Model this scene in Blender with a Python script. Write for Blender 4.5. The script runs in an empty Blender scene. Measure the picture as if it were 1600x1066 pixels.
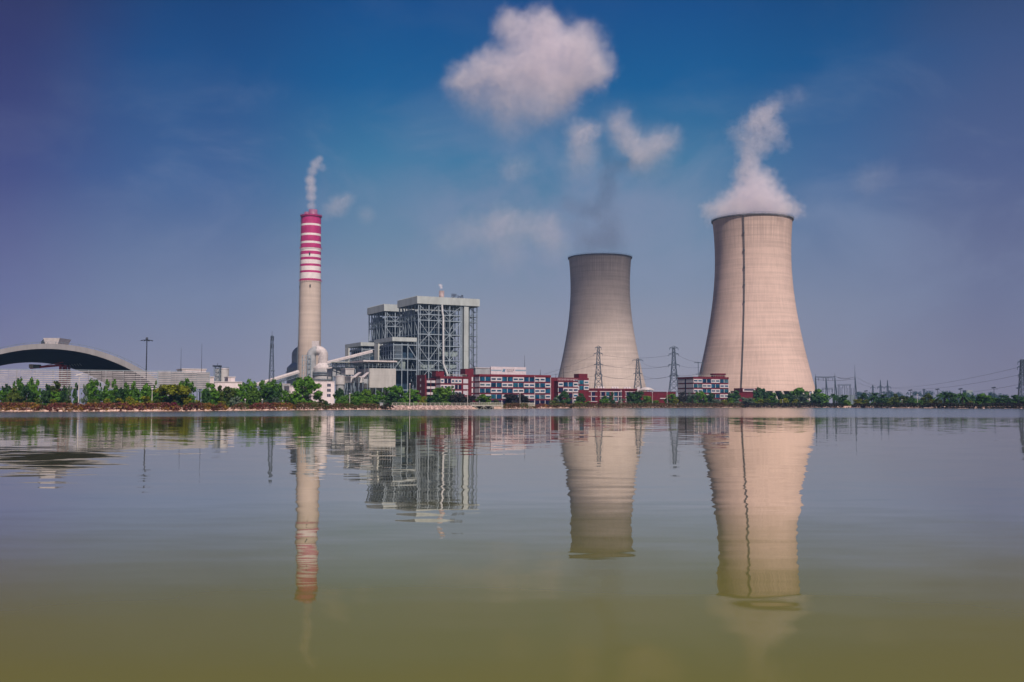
import bpy, bmesh, math, random
from mathutils import Vector, Matrix, noise as mnoise
from math import radians as R, sin, cos, pi, sqrt, atan2

# ------------------------------------------------------------------ scene, camera
scene = bpy.context.scene
COL = scene.collection
PITCH, FPX, CAMZ = R(3.54), 1600.0, 2.0
cp, sp = cos(PITCH), sin(PITCH)
cam_data = bpy.data.cameras.new('camera')
cam_data.sensor_width = 36; cam_data.lens = 36
cam_data.clip_start = 0.1; cam_data.clip_end = 30000
cam = bpy.data.objects.new('camera', cam_data)
cam.location = (0, 0, CAMZ); cam.rotation_euler = (pi/2 + PITCH, 0, 0)
COL.objects.link(cam); scene.camera = cam
scene.view_settings.view_transform = 'Standard'
scene.view_settings.look = 'None'
scene.view_settings.exposure = 0.0
scene.view_settings.gamma = 1.0
scene.render.engine = 'CYCLES'
cy = scene.cycles
cy.use_denoising = True
cy.max_bounces = 34; cy.diffuse_bounces = 3; cy.glossy_bounces = 3
cy.transmission_bounces = 4; cy.transparent_max_bounces = 16
cy.volume_bounces = 32
cy.volume_step_rate = 1.6; cy.volume_max_steps = 256
cy.sample_clamp_indirect = 4.0

# ------------------------------------------------------------------ sun and sky
SUN_EL, SUN_AZ = R(48), R(19)          # azimuth: to the right of straight behind the camera
sd = Vector((sin(SUN_AZ)*cos(SUN_EL), -cos(SUN_AZ)*cos(SUN_EL), sin(SUN_EL)))
sun_data = bpy.data.lights.new('sun', 'SUN')
sun_data.energy = 4.5; sun_data.angle = R(0.5); sun_data.color = (1.0, 0.85, 0.76)
sun = bpy.data.objects.new('sun', sun_data)
sun.rotation_euler = sd.to_track_quat('Z', 'Y').to_euler()
sun.location = (300, -300, 600)
COL.objects.link(sun)

class NT:
    """tiny node-tree writer"""
    def __init__(s, tree): s.t = tree; s.n = tree.nodes; s.l = tree.links
    def new(s, kind, **kw):
        n = s.n.new(kind)
        for k, v in kw.items(): setattr(n, k, v)
        return n
    def put(s, sock, v):
        if hasattr(v, 'is_linked') or isinstance(v, bpy.types.NodeSocket): s.l.new(v, sock)
        else: sock.default_value = v
    def math(s, op, a, b=0.0, c=None, clamp=False):
        n = s.new('ShaderNodeMath', operation=op, use_clamp=clamp)
        s.put(n.inputs[0], a); s.put(n.inputs[1], b)
        if c is not None: s.put(n.inputs[2], c)
        return n.outputs[0]
    def vec(s, op, a, b=None, scale=None):
        n = s.new('ShaderNodeVectorMath', operation=op)
        s.put(n.inputs[0], a)
        if b is not None: s.put(n.inputs[1], b)
        if scale is not None: s.put(n.inputs['Scale'], scale)
        return n.outputs['Value'] if op in ('LENGTH', 'DISTANCE', 'DOT_PRODUCT') else n.outputs[0]
    def mix(s, f, a, b, blend='MIX'):
        n = s.new('ShaderNodeMix', data_type='RGBA', blend_type=blend)
        s.put(n.inputs['Factor'], f); s.put(n.inputs[6], a); s.put(n.inputs[7], b)
        return n.outputs[2]
    def noise(s, vec, scale, detail=3.0, rough=0.55, dist=0.0):
        n = s.new('ShaderNodeTexNoise')
        s.put(n.inputs['Vector'], vec); n.inputs['Scale'].default_value = scale
        n.inputs['Detail'].default_value = detail; n.inputs['Roughness'].default_value = rough
        n.inputs['Distortion'].default_value = dist
        return n
    def ramp(s, f, stops, interp='LINEAR'):
        n = s.new('ShaderNodeValToRGB'); n.color_ramp.interpolation = interp
        e = n.color_ramp.elements
        while len(e) < len(stops): e.new(0.5)
        for el, (p, c) in zip(e, stops):
            el.position = p; el.color = (c[0], c[1], c[2], 1) if not isinstance(c, (int, float)) else (c, c, c, 1)
        s.put(n.inputs[0], f)
        return n.outputs[0]
    def maprange(s, v, a, b, c=0.0, d=1.0, smooth=True):
        n = s.new('ShaderNodeMapRange')
        n.interpolation_type = 'SMOOTHSTEP' if smooth else 'LINEAR'
        s.put(n.inputs[0], v)
        n.inputs[1].default_value = a; n.inputs[2].default_value = b
        n.inputs[3].default_value = c; n.inputs[4].default_value = d
        return n.outputs[0]

def lin(r, g, b):
    f = lambda v: (v/255/12.92) if v <= 10 else ((v/255+0.055)/1.055)**2.4
    return (f(r), f(g), f(b))

world = bpy.data.worlds.new('World'); scene.world = world
world.use_nodes = True
w = NT(world.node_tree); w.n.clear()
tc = w.new('ShaderNodeTexCoord')
sep = w.new('ShaderNodeSeparateXYZ'); w.l.new(tc.outputs['Generated'], sep.inputs[0])
elev = w.math('ARCSINE', sep.outputs['Z'])
azim = w.math('ARCTAN2', sep.outputs['X'], sep.outputs['Y'])
sky = w.new('ShaderNodeTexSky', sky_type='NISHITA', sun_disc=False)
sky.sun_elevation = SUN_EL; sky.sun_rotation = pi - SUN_AZ
sky.dust_density = 3.0; sky.air_density = 1.2
nish = w.vec('SCALE', sky.outputs[0], scale=0.09)
ev = w.maprange(elev, R(0), R(30), smooth=False)
centre = w.ramp(ev, [(0.0, lin(162, 156, 166)), (0.16, lin(146, 150, 166)), (0.30, lin(108, 136, 162)),
                     (0.45, lin(58, 118, 158)), (0.58, lin(4, 90, 146)), (0.74, lin(0, 70, 132)), (1.0, lin(0, 56, 112))])
left = w.ramp(ev, [(0.0, lin(150, 144, 160)), (0.18, lin(120, 130, 158)), (0.40, lin(58, 94, 146)),
                   (0.60, lin(10, 72, 130)), (0.74, lin(4, 56, 112)), (1.0, lin(2, 48, 100))])
far_left = w.ramp(ev, [(0.0, lin(138, 130, 152)), (0.18, lin(106, 106, 148)), (0.40, lin(60, 66, 124)),
                   (0.60, lin(46, 48, 102)), (0.74, lin(36, 42, 88)), (1.0, lin(28, 36, 76))])
right = w.ramp(ev, [(0.0, lin(148, 142, 156)), (0.18, lin(130, 136, 158)), (0.40, lin(68, 104, 150)),
                    (0.60, lin(4, 80, 136)), (0.74, lin(0, 62, 118)), (1.0, lin(0, 52, 104))])
far_right = w.ramp(ev, [(0.0, lin(134, 126, 142)), (0.18, lin(112, 114, 142)), (0.40, lin(78, 92, 136)),
                    (0.60, lin(54, 78, 126)), (0.74, lin(36, 60, 104)), (1.0, lin(28, 50, 92))])
fl = w.maprange(azim, R(-17), R(-7), 1.0, 0.0)
fr = w.maprange(azim, R(9), R(18), 0.0, 1.0)
# the mottled haze bends the colour bands
bend = w.noise(tc.outputs['Generated'], 4.0, 4, 0.55)
az2 = w.math('ADD', azim, w.math('MULTIPLY', w.math('SUBTRACT', bend.outputs[0], 0.5), 0.16))
ffl = w.maprange(az2, R(-28), R(-17.5), 1.0, 0.0)
ffr = w.maprange(az2, R(17.5), R(27), 0.0, 1.0)
base = w.mix(fr, w.mix(fl, centre, left), right)
base = w.mix(ffr, w.mix(ffl, base, far_left), far_right)
# thin uneven veil of vapour
veil_n = w.noise(w.vec('MULTIPLY', tc.outputs['Generated'], (1, 1, 1.7)), 6.5, 6, 0.6, 0.5)
veil = w.maprange(veil_n.outputs[0], 0.42, 0.72, 0.0, 0.32)
veil = w.math('MULTIPLY', veil, w.maprange(azim, R(-25), R(-12), 0.35, 1.0))
veil = w.math('MULTIPLY', veil, w.maprange(elev, R(3), R(10), 0.35, 1.0))
veil = w.math('MULTIPLY', veil, w.maprange(elev, R(12), R(20), 1.0, 0.12))
base = w.mix(veil, base, (*lin(142, 152, 178), 1))
dv = w.vec('DISTANCE', w.vec('MULTIPLY', tc.outputs['Generated'], (1.0, 0.0, 1.7)), (0.045, 0.0, 0.30))
soft = w.noise(tc.outputs['Generated'], 9.0, 6, 0.6, 0.4)
sv = w.math('MULTIPLY', w.maprange(dv, 0.04, 0.22, 1.0, 0.0), w.maprange(soft.outputs[0], 0.34, 0.68, 0.0, 0.42))
base = w.mix(sv, base, (*lin(150, 150, 178), 1))
col = w.mix(0.02, base, nish)
bg = w.new('ShaderNodeBackground'); w.l.new(col, bg.inputs['Color']); bg.inputs['Strength'].default_value = 1.0
wo = w.new('ShaderNodeOutputWorld'); w.l.new(bg.outputs[0], wo.inputs['Surface'])

# ------------------------------------------------------------------ projection helpers
def P(px, py, D):
    a = (px-800)/FPX; b = (533-py)/FPX
    dy = cp - b*sp; dz = sp + b*cp
    t = D/dy
    return Vector((a*t, D, CAMZ + dz*t))
def Z(py, D): return P(800, py, D).z
def X(px, D, z=4.0):
    return (px-800)/FPX*(D*cp + (z-CAMZ)*sp)
SH = [(-900, 275), (-300, 280), (0, 290), (150, 293), (300, 306), (460, 355), (560, 388), (650, 408), (740, 432), (800, 475),
      (860, 520), (1000, 575), (1150, 622), (1290, 628), (1400, 560), (1500, 512), (1600, 492), (1900, 470), (2600, 450)]
def Dsh(px):
    if px <= SH[0][0]: return SH[0][1]
    for (x0, d0), (x1, d1) in zip(SH, SH[1:]):
        if px <= x1: return d0 + (d1-d0)*(px-x0)/(x1-x0)
    return SH[-1][1]
GZ = 1.1

# ------------------------------------------------------------------ materials
MATS = {}
def mat(name, c, rough=0.7, vary=0.15, scale=0.3, metal=0.0, bump=0.0, stretch=(1, 1, 1), spec=0.4, c2=None):
    if name in MATS: return MATS[name]
    m = bpy.data.materials.new(name); m.use_nodes = True
    t = NT(m.node_tree); t.n.clear()
    out = t.new('ShaderNodeOutputMaterial'); p = t.new('ShaderNodeBsdfPrincipled')
    t.l.new(p.outputs[0], out.inputs[0])
    tcn = t.new('ShaderNodeTexCoord')
    v = t.vec('MULTIPLY', tcn.outputs['Object'], stretch)
    n = t.noise(v, scale, 5, 0.6)
    lo = c2 if c2 else tuple(x*(1-vary*1.6) for x in c)
    hi = tuple(min(1, x*(1+vary)) for x in c)
    t.l.new(t.mix(t.maprange(n.outputs[0], 0.3, 0.7), (*lo, 1), (*hi, 1)), p.inputs['Base Color'])
    p.inputs['Roughness'].default_value = rough; p.inputs['Metallic'].default_value = metal
    p.inputs['Specular IOR Level'].default_value = spec
    if bump:
        b = t.new('ShaderNodeBump'); b.inputs['Distance'].default_value = bump
        t.l.new(n.outputs[0], b.inputs['Height']); t.l.new(b.outputs[0], p.inputs['Normal'])
    MATS[name] = m
    return m

def concrete_bands(name, c, pitch, ztop=156.0):
    """cast-in-place concrete with horizontal lift joints, streaks and blotches"""
    m = bpy.data.materials.new(name); m.use_nodes = True
    t = NT(m.node_tree); t.n.clear()
    out = t.new('ShaderNodeOutputMaterial'); p = t.new('ShaderNodeBsdfPrincipled'); t.l.new(p.outputs[0], out.inputs[0])
    tcn = t.new('ShaderNodeTexCoord'); s = t.new('ShaderNodeSeparateXYZ'); t.l.new(tcn.outputs['Object'], s.inputs[0])
    fr_ = t.math('FRACT', t.math('DIVIDE', s.outputs[2], pitch))
    joint = t.math('LESS_THAN', fr_, 0.22)
    band = t.noise(t.vec('MULTIPLY', tcn.outputs['Object'], (0.02, 0.02, 1.0/pitch)), 1.0, 1, 0.5)
    ang = t.math('ARCTAN2', s.outputs[1], s.outputs[0])
    comb = t.new('ShaderNodeCombineXYZ'); t.l.new(t.math('MULTIPLY', ang, 14.0), comb.inputs[0])
    t.l.new(t.math('MULTIPLY', s.outputs[2], 0.03), comb.inputs[1])
    streak = t.noise(comb.outputs[0], 2.2, 5, 0.65)
    comb2 = t.new('ShaderNodeCombineXYZ'); t.l.new(t.math('MULTIPLY', ang, 5.0), comb2.inputs[0])
    t.l.new(t.math('MULTIPLY', s.outputs[2], 0.45), comb2.inputs[1])
    patch = t.noise(comb2.outputs[0], 2.4, 4, 0.6)
    blot = t.noise(tcn.outputs['Object'], 0.03, 5, 0.6)
    f = t.math('ADD', t.math('MULTIPLY', blot.outputs[0], 0.35), t.math('MULTIPLY', streak.outputs[0], 0.35))
    f = t.math('ADD', f, t.math('MULTIPLY', band.outputs[0], 0.3))
    colr = t.mix(t.maprange(f, 0.36, 0.64), (*[x*0.80 for x in c], 1), (*[min(1, x*1.08) for x in c], 1))
    colr = t.mix(t.math('MULTIPLY', joint, 0.06), colr, (*[x*0.55 for x in c], 1))
    colr = t.mix(t.maprange(patch.outputs[0], 0.69, 0.78, 0.0, 0.25), colr, (*[x*0.5 for x in c], 1))
    comb3 = t.new('ShaderNodeCombineXYZ'); t.l.new(t.math('MULTIPLY', ang, 26.0), comb3.inputs[0])
    t.l.new(t.math('MULTIPLY', s.outputs[2], 0.012), comb3.inputs[1])
    run = t.noise(comb3.outputs[0], 2.0, 3, 0.6)
    reach = t.math('ADD', t.maprange(s.outputs[2], ztop-75, ztop-2, -0.32, 0.10), run.outputs[0])
    colr = t.mix(t.maprange(reach, 0.52, 0.68, 0.0, 0.38), colr, (*[x*0.52 for x in c], 1))
    t.l.new(colr, p.inputs['Base Color']); p.inputs['Roughness'].default_value = 0.9
    p.inputs['Specular IOR Level'].default_value = 0.2
    b = t.new('ShaderNodeBump'); b.inputs['Distance'].default_value = 0.12; b.inputs['Strength'].default_value = 0.3
    t.l.new(t.math('ADD', t.math('MULTIPLY', joint, -1.0), blot.outputs[0]), b.inputs['Height']); t.l.new(b.outputs[0], p.inputs['Normal'])
    MATS[name] = m
    return m

def panel_mat(name, c, w_, h_, gap=0.03):
    """metal or plaster cladding with panel joints (in the wall's own plane)"""
    m = bpy.data.materials.new(name); m.use_nodes = True
    t = NT(m.node_tree); t.n.clear()
    out = t.new('ShaderNodeOutputMaterial'); p = t.new('ShaderNodeBsdfPrincipled'); t.l.new(p.outputs[0], out.inputs[0])
    tcn = t.new('ShaderNodeTexCoord'); s = t.new('ShaderNodeSeparateXYZ'); t.l.new(tcn.outputs['Object'], s.inputs[0])
    hx = t.math('ADD', s.outputs[0], s.outputs[1])
    jx = t.math('LESS_THAN', t.math('FRACT', t.math('DIVIDE', hx, w_)), gap)
    jz = t.math('LESS_THAN', t.math('FRACT', t.math('DIVIDE', s.outputs[2], h_)), gap)
    j = t.math('MAXIMUM', jx, jz)
    n = t.noise(t.vec('MULTIPLY', tcn.outputs['Object'], (1, 1, 0.25)), 0.25, 5, 0.65)
    colr = t.mix(t.maprange(n.outputs[0], 0.3, 0.7), (*[x*0.82 for x in c], 1), (*[min(1, x*1.06) for x in c], 1))
    colr = t.mix(t.math('MULTIPLY', j, 0.35), colr, (*[x*0.45 for x in c], 1))
    t.l.new(colr, p.inputs['Base Color']); p.inputs['Roughness'].default_value = 0.65
    MATS[name] = m
    return m

def leaf_mat(name, lo, hi, acc=None):
    m = bpy.data.materials.new(name); m.use_nodes = True
    t = NT(m.node_tree); t.n.clear()
    out = t.new('ShaderNodeOutputMaterial'); p = t.new('ShaderNodeBsdfPrincipled')
    tr = t.new('ShaderNodeBsdfTranslucent'); mx = t.new('ShaderNodeMixShader')
    tcn = t.new('ShaderNodeTexCoord'); oi = t.new('ShaderNodeObjectInfo')
    geo = t.new('ShaderNodeNewGeometry')
    n = t.noise(tcn.outputs['Object'], 4.0, 3, 0.6)
    f = t.math('ADD', t.math('MULTIPLY', n.outputs[0], 0.75), t.math('MULTIPLY', geo.outputs['Random Per Island'], 0.35))
    f = t.math('ADD', f, t.math('MULTIPLY', t.math('SUBTRACT', oi.outputs['Random'], 0.5), 0.25))
    c = t.mix(t.maprange(f, 0.25, 0.85), (*lo, 1), (*hi, 1))
    if acc:
        n2 = t.noise(tcn.outputs['Object'], 0.35, 3, 0.6)
        c = t.mix(t.maprange(n2.outputs[0], 0.47, 0.6, 0.0, 0.8), c, (*acc, 1))
    t.l.new(c, p.inputs['Base Color']); t.l.new(c, tr.inputs['Color'])
    p.inputs['Roughness'].default_value = 0.6; p.inputs['Specular IOR Level'].default_value = 0.25
    mx.inputs[0].default_value = 0.22
    t.l.new(p.outputs[0], mx.inputs[1]); t.l.new(tr.outputs[0], mx.inputs[2]); t.l.new(mx.outputs[0], out.inputs[0])
    MATS[name] = m
    return m

M_conc = concrete_bands('tower_concrete', (0.63, 0.475, 0.41), 1.55)
M_conc2 = concrete_bands('greyer_tower_concrete', (0.54, 0.46, 0.41), 1.55)  # greyer, slightly darker tint of the tower concrete
M_chim = concrete_bands('chimney_concrete', (0.59, 0.495, 0.425), 2.6, 125.0)
M_red = mat('chimney_red_paint', (0.48, 0.030, 0.17), 0.55, 0.12, 0.2)
M_white = mat('chimney_white_paint', (0.80, 0.73, 0.72), 0.55, 0.06, 0.3)
M_flue = mat('flue_steel', (0.30, 0.12, 0.22), 0.5, 0.1, 0.4)
M_steel = mat('grey_steel', (0.17, 0.22, 0.26), 0.55, 0.15, 0.3)
M_steellt = mat('pale_steel', (0.29, 0.36, 0.42), 0.5, 0.1, 0.3)
M_deck = mat('deck_steel', (0.06, 0.09, 0.12), 0.6, 0.15, 0.3)
M_dark = mat('dark_steel', (0.018, 0.032, 0.052), 0.6, 0.2, 0.4)
M_pylon = mat('galvanised_lattice', (0.055, 0.085, 0.125), 0.6, 0.15, 0.5)
M_fascia = panel_mat('fascia_cladding', (0.43, 0.48, 0.48), 6.0, 40.0, 0.012)
M_casing = panel_mat('boiler_casing', (0.005, 0.034, 0.072), 3.0, 3.2, 0.06)  # deep blue shade under the roof is put into this colour
M_duct = mat('duct_green_grey', (0.27, 0.34, 0.33), 0.6, 0.15, 0.2)
M_pale = mat('pale_green_cladding', (0.52, 0.55, 0.51), 0.6, 0.1, 0.2, stretch=(1, 1, 0.3))
M_slab = panel_mat('precipitator_panels', (0.50, 0.49, 0.47), 4.2, 3.4, 0.035)
M_whitewall = panel_mat('white_plaster', (0.80, 0.70, 0.71), 60.0, 4.0, 0.03)
M_grey = mat('grey_cladding', (0.36, 0.38, 0.40), 0.65, 0.15, 0.15)
M_tank = mat('tank_cladding', (0.52, 0.51, 0.51), 0.6, 0.1, 0.2)
M_gallery = mat('gallery_roof', (0.58, 0.535, 0.535), 0.6, 0.1, 0.6)
M_offred = mat('red_wall_tile', (0.135, 0.005, 0.017), 0.6, 0.15, 0.5)
M_offwhite = mat('white_wall_tile', (0.58, 0.535, 0.57), 0.6, 0.08, 0.5)
M_greywall = mat('pale_grey_return_wall', (0.52, 0.50, 0.56), 0.6, 0.08, 0.5)
M_glass = mat('blue_glass', (0.004, 0.075, 0.15), 0.12, 0.5, 0.35, spec=0.5)
M_glassdk = mat('dark_glass', (0.012, 0.014, 0.05), 0.12, 0.4, 0.35, spec=0.4)
M_dome = panel_mat('dome_cladding', (0.30, 0.295, 0.31), 5.0, 60.0, 0.03)
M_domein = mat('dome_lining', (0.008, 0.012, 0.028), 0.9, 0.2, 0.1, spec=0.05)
M_slat = mat('windbreak_slat', (0.44, 0.42, 0.44), 0.6, 0.12, 0.3)
M_mred = mat('machine_red', (0.42, 0.018, 0.04), 0.5, 0.15, 0.5)
M_bark = mat('bark', (0.10, 0.075, 0.05), 0.9, 0.3, 3.0)
M_ground = mat('grass_ground', (0.075, 0.095, 0.03), 0.95, 0.3, 0.08, c2=(0.11, 0.09, 0.06))
M_bank = mat('sandy_bank', (0.62, 0.44, 0.36), 0.95, 0.2, 0.5, bump=0.3, c2=(0.30, 0.20, 0.15))
M_rock = mat('pale_rock', (0.66, 0.48, 0.42), 0.9, 0.25, 0.9, bump=0.1)
M_revet = mat('pitched_stone', (0.56, 0.42, 0.39), 0.9, 0.3, 0.9, bump=0.2, c2=(0.20, 0.14, 0.13))
M_rail = mat('pale_rail', (0.58, 0.57, 0.52), 0.5, 0.1, 1.0)
M_lamp = mat('lamp_pole_pale', (0.55, 0.53, 0.52), 0.5, 0.1, 1.0)
M_lampdk = mat('lamp_pole_dark', (0.03, 0.04, 0.06), 0.5, 0.1, 1.0)
M_wire = mat('power_cable', (0.05, 0.055, 0.07), 0.6, 0.1, 1.0)
M_logo = mat('logo_blue', (0.01, 0.11, 0.26), 0.5, 0.05, 1.0)
M_logot = mat('logo_teal', (0.02, 0.25, 0.33), 0.5, 0.05, 1.0)
M_ink = mat('sign_ink', (0.02, 0.02, 0.03), 0.5, 0.05, 1.0)
L_g = leaf_mat('leaf_green', (0.022, 0.070, 0.008), (0.11, 0.27, 0.020))
L_d = leaf_mat('leaf_dark', (0.010, 0.038, 0.014), (0.050, 0.135, 0.028))
L_y = leaf_mat('leaf_yellow_green', (0.10, 0.125, 0.006), (0.27, 0.29, 0.012))
L_l = leaf_mat('leaf_light', (0.045, 0.11, 0.012), (0.17, 0.33, 0.03))
L_b = leaf_mat('leaf_blue_grey', (0.04, 0.075, 0.055), (0.17, 0.24, 0.16))
L_p = leaf_mat('leaf_purple_dark', (0.014, 0.014, 0.016), (0.035, 0.034, 0.03))
L_o = leaf_mat('leaf_olive', (0.028, 0.050, 0.008), (0.105, 0.155, 0.016))
L_m = leaf_mat('leaf_magenta', (0.10, 0.004, 0.035), (0.26, 0.015, 0.09))
L_hr = leaf_mat('hedge_red', (0.045, 0.014, 0.016), (0.23, 0.070, 0.060), acc=(0.28, 0.17, 0.02))
L_hb = leaf_mat('hedge_brown', (0.035, 0.020, 0.012), (0.19, 0.10, 0.055), acc=(0.08, 0.11, 0.018))
L_hd = leaf_mat('hedge_dark', (0.012, 0.008, 0.010), (0.040, 0.022, 0.022), acc=(0.016, 0.026, 0.010))
L_far = leaf_mat('leaf_haze_blue', (0.03, 0.075, 0.085), (0.07, 0.14, 0.15))  # blue of the distant haze is put into the leaf colour
LK = dict(g=L_g, d=L_d, y=L_y, l=L_l, b=L_b, p=L_p, o=L_o, m=L_m)

# ------------------------------------------------------------------ mesh builder
class MB:
    def __init__(s): s.v = []; s.f = []; s.m = []; s.sm = []
    def add(s, vs, fs, mi=0, smooth=False):
        o = len(s.v); s.v += [tuple(v) for v in vs]
        for f in fs: s.f.append(tuple(i+o for i in f)); s.m.append(mi); s.sm.append(smooth)
    def box(s, x0, x1, y0, y1, z0, z1, mi=0):
        s.add([(x0, y0, z0), (x1, y0, z0), (x1, y1, z0), (x0, y1, z0), (x0, y0, z1), (x1, y0, z1), (x1, y1, z1), (x0, y1, z1)],
              [(0, 3, 2, 1), (4, 5, 6, 7), (0, 1, 5, 4), (1, 2, 6, 5), (2, 3, 7, 6), (3, 0, 4, 7)], mi)
    def beam(s, a, b, wd, mi=0, wd2=None):
        a = Vector(a); b = Vector(b); d = b-a
        if d.length < 1e-6: return
        d.normalize()
        up = Vector((0, 0, 1)) if abs(d.z) < 0.95 else Vector((0, 1, 0))
        r = d.cross(up).normalized(); u = r.cross(d).normalized()
        h = wd/2; g = (wd2 or wd)/2
        vs = [p + r*(h*i) + u*(g*j) for p in (a, b) for i, j in ((-1, -1), (1, -1), (1, 1), (-1, 1))]
        s.add(vs, [(0, 3, 2, 1), (4, 5, 6, 7), (0, 1, 5, 4), (1, 2, 6, 5), (2, 3, 7, 6), (3, 0, 4, 7)], mi)
    def tube(s, pts, r, n=10, mi=0, cap=True):
        pts = [Vector(p) for p in pts]; k = len(pts)
        rs = r if isinstance(r, (list, tuple)) else [r]*k
        vs = []; prev = None
        for i, p in enumerate(pts):
            d = (pts[min(i+1, k-1)] - pts[max(i-1, 0)]).normalized()
            if prev is None:
                up = Vector((0, 0, 1)) if abs(d.z) < 0.9 else Vector((0, 1, 0))
                x = d.cross(up).normalized()
            else: x = (prev - d*prev.dot(d)).normalized()
            prev = x; y = d.cross(x)
            vs += [p + (x*cos(2*pi*j/n) + y*sin(2*pi*j/n))*rs[i] for j in range(n)]
        fs = [(i*n+j, i*n+(j+1) % n, (i+1)*n+(j+1) % n, (i+1)*n+j) for i in range(k-1) for j in range(n)]
        s.add(vs, fs, mi, True)
        if cap: s.add(vs[:n][::-1], [tuple(range(n))], mi); s.add(vs[-n:], [tuple(range(n))], mi)
    def lathe(s, prof, n=32, cx=0, cy=0, mi=None, capt=False, capb=False, smooth=True):
        """prof: list of (r, z) ; mi: material index per ring"""
        vs = [(cx + r*cos(2*pi*j/n), cy + r*sin(2*pi*j/n), z) for r, z in prof for j in range(n)]
        for i in range(len(prof)-1):
            fs = [(i*n+j, i*n+(j+1) % n, (i+1)*n+(j+1) % n, (i+1)*n+j) for j in range(n)]
            o = len(s.v) if i == 0 else o
            if i == 0: s.v += vs
            for f in fs: s.f.append(tuple(q+o for q in f)); s.m.append(mi[i] if mi else 0); s.sm.append(smooth)
        if capt: s.add([vs[(len(prof)-1)*n+j] for j in range(n)], [tuple(range(n))], mi[-1] if mi else 0)
        if capb: s.add([vs[j] for j in range(n)][::-1], [tuple(range(n))], mi[0] if mi else 0)
    def mesh(s, name, mats):
        me = bpy.data.meshes.new(name)
        me.from_pydata(s.v, [], s.f)
        for m in (mats if isinstance(mats, (list, tuple)) else [mats]): me.materials.append(m)
        me.polygons.foreach_set('material_index', s.m)
        me.polygons.foreach_set('use_smooth', s.sm)
        me.update()
        return me
    def build(s, name, mats, parent=None, loc=(0, 0, 0)):
        o = bpy.data.objects.new(name, s.mesh(name, mats)); COL.objects.link(o)
        o.location = loc
        if parent: o.parent = parent
        return o

def tag(o, label, cat, group=None, kind=None):
    if label: o['label'] = label
    if cat: o['category'] = cat
    if group: o['group'] = group
    if kind: o['kind'] = kind
    return o
def empty(name, loc, rz=0.0):
    o = bpy.data.objects.new(name, None); COL.objects.link(o)
    o.location = loc; o.rotation_euler = (0, 0, rz); o.empty_display_size = 1
    return o
def thing(name, loc, label, cat, group=None, rz=0.0): return tag(empty(name, loc, rz), label, cat, group)
def structure(o): o['kind'] = 'structure'; return o
def copy_tree(o, parent=None):
    c = o.copy(); COL.objects.link(c); c.parent = parent
    for ch in list(o.children): copy_tree(ch, c)
    return c

# plant grid: every large building is square to it
ROT = R(27.6)
U = Vector((cos(ROT), sin(ROT), 0)); V = Vector((-sin(ROT), cos(ROT), 0))
class Grid:
    """local frame: a along the front (to the right), b away from the camera"""
    def __init__(s, px, D, zref=15.0):
        s.o = Vector((X(px, D, zref), D, 0))
    def a(s, px, b=0.0, z=15.0):
        k = (px-800)/FPX
        return (k*((s.o.y + b*V.y)*cp + (z-CAMZ)*sp) - s.o.x - b*V.x) / (U.x - k*U.y*cp)
    def w(s, a, b): return s.o + U*a + V*b
    def D(s, a, b): return s.w(a, b).y
    def z(s, py, a=0.0, b=0.0): return Z(py, s.D(a, b))
    def root(s, name, label, cat, group=None): return thing(name, (s.o.x, s.o.y, 0), label, cat, group, ROT)

# ------------------------------------------------------------------ water
m = bpy.data.materials.new('lake_water'); m.use_nodes = True
t = NT(m.node_tree); t.n.clear()
out = t.new('ShaderNodeOutputMaterial')
geo = t.new('ShaderNodeNewGeometry')
pos = geo.outputs['Position']; sp_ = t.new('ShaderNodeSeparateXYZ'); t.l.new(pos, sp_.inputs[0])
n_big = t.noise(pos, 0.02, 3, 0.5)
murk = t.mix(t.maprange(n_big.outputs[0], 0.35, 0.65), (0.136, 0.132, 0.028, 1), (0.164, 0.158, 0.032, 1))
dist = t.vec('LENGTH', pos)
edge_n = t.noise(t.vec('MULTIPLY', pos, (0.25, 1.0, 1.0)), 0.05, 3, 0.5)
wind = t.maprange(t.math('ADD', dist, t.math('MULTIPLY', edge_n.outputs[0], 40.0)), 160.0, 215.0)
def slopes(scale, stretch, amp, detail):
    n = t.noise(t.vec('MULTIPLY', pos, stretch), scale, detail, 0.5)
    return t.vec('SCALE', t.vec('SUBTRACT', n.outputs['Color'], (0.5, 0.5, 0.5)), scale=amp)
small = slopes(1.25, (0.38, 1.0, 1.0), 0.036, 2.5)
mid = slopes(0.22, (0.5, 1.0, 1.0), 0.011, 2.0)
calm = t.maprange(t.noise(t.vec('MULTIPLY', pos, (0.3, 1, 1)), 0.06, 2, 0.5).outputs[0], 0.35, 0.65, 0.55, 1.25)
sl = t.vec('SCALE', t.vec('ADD', small, mid), scale=calm)
sl = t.vec('MULTIPLY', sl, (1, 1, 0))
nrm = t.vec('NORMALIZE', t.vec('ADD', sl, (0, 0, 1)))
murky = t.new('ShaderNodeBsdfDiffuse'); t.l.new(murk, murky.inputs['Color'])
mirror = t.new('ShaderNodeBsdfGlossy'); mirror.inputs['Color'].default_value = (1, .98, .93, 1); t.l.new(nrm, mirror.inputs['Normal'])
cosv = t.math('ABSOLUTE', t.vec('DOT_PRODUCT', geo.outputs['Incoming'], nrm))
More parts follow.
